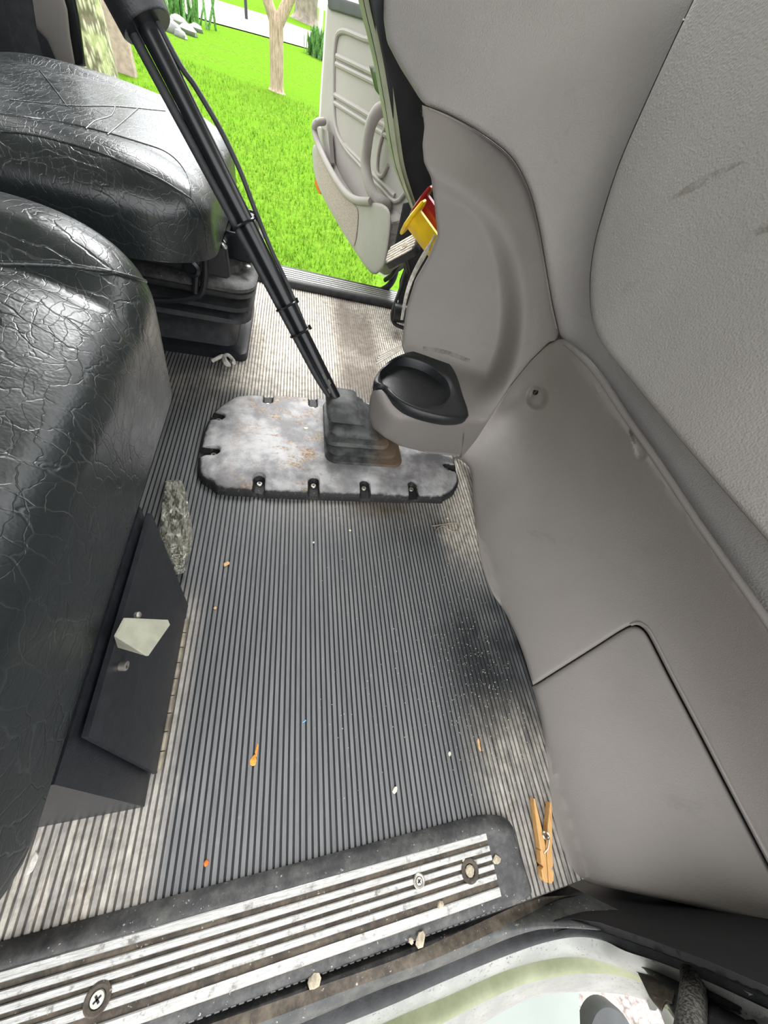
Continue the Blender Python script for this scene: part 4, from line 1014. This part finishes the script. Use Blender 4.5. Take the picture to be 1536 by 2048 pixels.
# clothes peg
def peg():
    a0, a1 = at(1081, 1600, z=.006), at(1092, 1763, z=.006); L = np.linalg.norm(a1 - a0); d = (a1 - a0) / L; s = np.cross((0, 0, 1), d)
    t = thing('clothes_peg', 'wooden spring clothes peg lying against the kick panel foot', 'clothes peg', tuple((a0 + a1) / 2 - np.array((0, 0, .006))))
    base = (a0 + a1) / 2
    def half(sg, spread, lab):
        mb = MB(); prof = [(-.5, .0016), (-.42, .0030), (-.1, .0062), (.08, .0070), (.12, .0070), (.14, .0058), (.16, .0070), (.30, .0066), (.33, .0040), (.37, .0066), (.46, .0060), (.5, .0034)]
        rows = []
        for u, w_ in prof:
            sp = spread * max(0, -(u - .05)) * 1.9
            inn = sg * (.0006 + sp); o_ = sg * (.0006 + sp + w_ * 1.35)
            c0_ = base + d * u * L + (s * 0)
            rows.append([c0_ + s * inn + np.array((0, 0, -.005)), c0_ + s * o_ + np.array((0, 0, -.005)), c0_ + s * o_ + np.array((0, 0, .005)), c0_ + s * inn + np.array((0, 0, .005))])
        mb.loft(rows); return obj('wooden_half', mb, M['peg_wood'], t, ang=30)
    half(-1, .012, ''); half(1, .012, '')
    c = base + d * .08 * L - d * .012 + np.array((0, 0, .0055))
    hel = [c + s * .0042 * math.cos(a) + d * .0042 * math.sin(a) + np.array((0, 0, .0003 * a)) for a in np.linspace(0, 4 * math.pi, 40)]
    hel += [c + s * .006 + d * .004, c + s * .003 + d * .014, c - s * .004 + d * .02]
    obj('spring', MB().tube(hel, .0009, 6), M['chrome'], t)
peg()
# clear film wrapper
px = np.array([(331, 961), (363, 960), (372, 985), (378, 1020), (384, 1060), (384, 1095), (376, 1118), (368, 1130), (373, 1142), (362, 1148), (346, 1152), (334, 1128), (322, 1100), (319, 1060), (324, 1010)])
def t_film(V):
    h = .012 + .010 * np.sin(V[:, 0] * .23 + V[:, 1] * .09) * np.sin(V[:, 1] * .17 - V[:, 0] * .1) + .006 * np.sin(V[:, 0] * .7) * np.cos(V[:, 1] * .5)
    r = np.concatenate([V - np.array([768., 1024.]), np.full((len(V), 1), F)], 1) @ R
    return (np.clip(h, .003, .05) - H) / r[:, 2]
o = obj('clear_wrapper', patch([tuple(p) for p in px], t_film, 4, (4, .004), .003), M['clear_crinkled_film'], ang=25); tag(o, 'crumpled clear plastic wrapper on the floor beside the under seat box', 'wrapper')
# bent wire pin
wp = [(864, 1052), (885, 1049), (905, 1046), (913, 1046), (918, 1055), (914, 1062), (905, 1063), (896, 1058), (888, 1052), (880, 1054), (874, 1058), (871, 1064)]
o = obj('wire_pin', MB().tube(cr([at(*p, z=.003) for p in wp], 5), .0014, 8), M['wire_tan']); tag(o, 'bent brown wire hitch pin on the floor by the kick panel', 'pin')
# knotted cord by the driver seat base
kd = [(424, 722), (436, 716), (446, 712), (452, 722), (458, 730), (450, 726), (448, 714), (456, 710), (466, 720), (468, 726)]
o = obj('cord_knot', MB().tube(cr([at(*p, z=.012 + .006 * (i % 2)) for i, p in enumerate(kd)], 5), .0048, 10), M['white_cord']); tag(o, 'white knotted cord end beside the driver seat base', 'cord')
# white tag under the near seat edge
o = obj('paper_tag', patch([(72, 1700), (78, 1712), (66, 1742), (52, 1752), (58, 1728)], tplane(NZ, .02), 5, (2, .001), .003), M['white_cord']); tag(o, 'bright white scrap showing under the near seat edge', 'scrap')

# ------------------------------------------------------------------ outdoors
G = -1.1
o = obj('lawn', MB().grid([[(x, y, G) for x in np.linspace(-60, 40, 30)] for y in np.linspace(1.9, 90, 30)]), M['lawn_green'], loc=(0, 2, G)); tag(o, 'bright green lawn outside the far door', 'lawn', kind='structure')
o = obj('ground', MB().grid([[(x, y, G - .01) for x in (-40, 0, 40)] for y in (-40, 0, 1.95)]), M['gravel'], loc=(0, 0, G - .01)); tag(o, 'pale gravel ground below the near door', 'gravel', kind='structure')
g = MB(); rs = np.random.default_rng(3)
nb = 42000
ys = 2.6 + 13 * rs.random(nb) ** 1.6; xs = -.35 * ys * .9 + (rs.random(nb) - .5) * (2.2 + ys * .55)
keepg = (np.hypot(xs + .605, ys - 13.85) > .4) & (np.hypot(xs + 3.0, ys - 10.3) > .5) & (np.hypot(xs - at(188, 140, y=6.2)[0], ys - 6.2) > .42) & (ys < 13.5); xs, ys = xs[keepg], ys[keepg]; nb = len(xs)
vv = np.zeros((nb, 3, 3)); a = rs.random(nb) * 6.28; w_ = .004 + .005 * rs.random(nb); h_ = .03 + .05 * rs.random(nb); la = (rs.random((nb, 2)) - .5) * .06
for k, sg in ((0, -1), (1, 1)):
    vv[:, k, 0] = xs + sg * w_ * np.cos(a); vv[:, k, 1] = ys + sg * w_ * np.sin(a); vv[:, k, 2] = G
vv[:, 2, 0] = xs + la[:, 0]; vv[:, 2, 1] = ys + la[:, 1]; vv[:, 2, 2] = G + h_
g.v = [tuple(p) for p in vv.reshape(-1, 3)]; g.f = [(3 * i, 3 * i + 1, 3 * i + 2) for i in range(nb)]
o = obj('grass', g, M['grass_blade'], loc=(0, 4, G), sm=False); tag(o, 'short bright grass blades of the lawn', 'grass', kind='stuff')
def gp3(px, py): return at(px, py, z=G)
a_ = [gp3(330, 18), gp3(430, 48), gp3(520, 72), gp3(700, 122)]; b_ = [gp3(330, -14), gp3(420, -2), gp3(540, 34), gp3(700, 92)]
o = obj('sidewalk', MB().grid([[p + np.array((0, 0, .03)) for p in a_], [p + np.array((0, 0, .03)) for p in b_]], True), M['concrete']); tag(o, 'pale concrete sidewalk crossing the lawn', 'sidewalk', kind='structure')
def tree(name, label, base, r, h, mat, fork=None, flare=1.6, lean=(0, 0)):
    t = thing(name, label, 'tree', tuple(base)); base = np.array(base)
    lean = np.array((lean[0], lean[1], 0))
    zz = [0, .05, .15, .4, 1.0]; P = [base + np.array((0, 0, z * h)) + lean * z for z in zz]
    obj('trunk', MB().tube(cr(P, 5), [r * (1 + (flare - 1) * math.exp(-i / 2.5)) for i in range(21)], 18), mat, t)
    if fork:
        for dx, dy, l in fork:
            tip = P[-1] + np.array((dx, dy, l)); obj('branch', MB().tube([P[-1] - np.array((0, 0, .1)), (P[-1] + tip) / 2 + np.array((dx * .08, 0, 0)), tip], [r * .75, r * .6, r * .4], 10), mat, t)
bs = gp3(554, 183); dd = np.linalg.norm(bs - CAM)
ktop = at(556, 42, y=bs[1])
tree('tree', 'slender brown tree forking above the lawn, base in a bare patch', bs, .16, ktop[2] - G, M['brown_bark'], [(-.75, 0, 1.3), (.85, .1, 1.3)], 1.35)
bs = gp3(612, 46); tree('tree', 'thick grey trunk beyond the sidewalk at the top', bs, .8, 9, simple('grey_bark', (.22, .185, .15), .9, 0, .3, 3), None, 1.5)
bp = at(200, 152, z=G); bp = at(188, 140, y=6.2); b0 = np.array((bp[0], bp[1], G)); tp = at(163, 0, y=6.2)
tree('tree', 'near tree trunk with pale scaly lichen bark behind the driver seat', b0, .20, 3.2, M['pale_bark'], None, 1.1, ((tp[0] - bp[0]) * 1.3, 0))
b0 = gp3(254, 148); tp = at(228, 20, y=b0[1])
pt = MB().box((b0 + np.array((0, 0, 1.1))) , (.30, .16, 2.2)); o = obj('post', pt, M['post_wood']); tag(o, 'square brown wooden post beside the lichen bark tree', 'post')
b0 = gp3(493, 40); o = obj('street_post', MB().tube([b0, b0 + np.array((0, 0, 4))], .07, 10), M['dark_trim']); tag(o, 'thin dark post on the grass beyond the sidewalk', 'post')
b0 = gp3(639, 96); o = obj('street_post', MB().tube([b0, b0 + np.array((0, 0, 6))], .11, 10), M['galvanised']); tag(o, 'pale metal post beside the open far door', 'post')
b0 = gp3(206, 40); mb = MB()
fr0 = gp3(150, 40); fr1 = gp3(222, 48)
mb.box((fr0 + fr1) / 2 + np.array((-.6, .3, 1.0)), (np.linalg.norm(fr1 - fr0) + 1.0, .08, 2.0))
for i in range(9): mb.box((fr0 + fr1) / 2 + np.array((-1.6 + i * .28, .22, 1.0)), (.22, .04, 2.0))
o = obj('fence', mb, M['fence_grey']); tag(o, 'grey board fence behind the wooden post', 'fence')
def clump(name, label, c, r, n, mat, hgt, seed, w=.03):
    rs = np.random.default_rng(seed); mb = MB()
    for _ in range(n):
        p = np.array((c[0] + rs.normal() * r * .5, c[1] + rs.normal() * r * .5, G)); a = rs.random() * 6.28; l = hgt * (.5 + rs.random() * .6); q = np.array((rs.normal() * .25 * l, rs.normal() * .25 * l, l))
        s_ = np.array((math.cos(a), math.sin(a), 0)) * w
        mb.add([p - s_, p + s_, p + q * .6 + s_ * .9, p + q, p + q * .6 - s_ * .9], [(0, 1, 2, 3, 4)])
    o = obj(name, mb, mat, sm=False); tag(o, label, 'plant'); return o
clump('flower_clump', 'green leaf clump standing in a small rock bed', gp3(366, 40), .7, 60, M['shrub_green'], .9, 4, .04)
clump('shrub', 'small dark green shrub at the sidewalk edge', gp3(636, 116), .5, 120, M['shrub_green'], .8, 5, .06)
for i, (px_, r_) in enumerate((((346, 58), .20), ((362, 70), .13), ((378, 62), .18), ((356, 44), .2), ((392, 57), .15), ((338, 44), .16))):
    labs = ['pale rock at the left front of the rock bed', 'pale rock lowest in the rock bed', 'pale rock right of centre in the rock bed', 'grey rock at the back of the rock bed', 'small rock at the right end of the rock bed', 'rock at the far left of the rock bed']
    o = bit('rock', labs[i], 'rock', px_, simple('bed_rock', (.26, .26, .255), .9, 0, .2, 3) if i == 0 else bpy.data.materials['bed_rock'], r_, z=G, flat=.7, el=1.2, seed=i, group='rocks around the flower bed')

# ------------------------------------------------------------------ light
w = bpy.data.worlds.new('world'); bpy.context.scene.world = w; w.use_nodes = True; nt = w.node_tree
bg = nt.nodes['Background']; tc = nt.nodes.new('ShaderNodeTexCoord'); sx = nt.nodes.new('ShaderNodeSeparateXYZ'); nt.links.new(tc.outputs['Generated'], sx.inputs[0])
rp = nt.nodes.new('ShaderNodeValToRGB'); nt.links.new(sx.outputs[2], rp.inputs[0])
rp.color_ramp.elements[0].position = 0.0; rp.color_ramp.elements[0].color = (.80, .84, .86, 1); rp.color_ramp.elements[1].position = .8; rp.color_ramp.elements[1].color = (1.0, 1.0, 1.0, 1)
nt.links.new(rp.outputs[0], bg.inputs[0]); bg.inputs[1].default_value = 1.0
su = bpy.data.lights.new('sun', 'SUN'); su.energy = 2.7; su.angle = math.radians(40); so = bpy.data.objects.new('sun', su); C.objects.link(so)
so.rotation_euler = Vector((-.12, -.62, -.70)).to_track_quat('-Z', 'Y').to_euler()
sc = bpy.context.scene
sc.view_settings.view_transform = 'Standard'; sc.view_settings.look = 'None'; sc.view_settings.gamma = 1.0; sc.view_settings.use_curve_mapping = False
sc.view_settings.exposure = 1.85
try:
    sc.cycles.use_denoising = True; sc.cycles.max_bounces = 7; sc.cycles.diffuse_bounces = 4; sc.cycles.adaptive_threshold = 0.02; sc.cycles.caustics_reflective = False
except Exception: pass
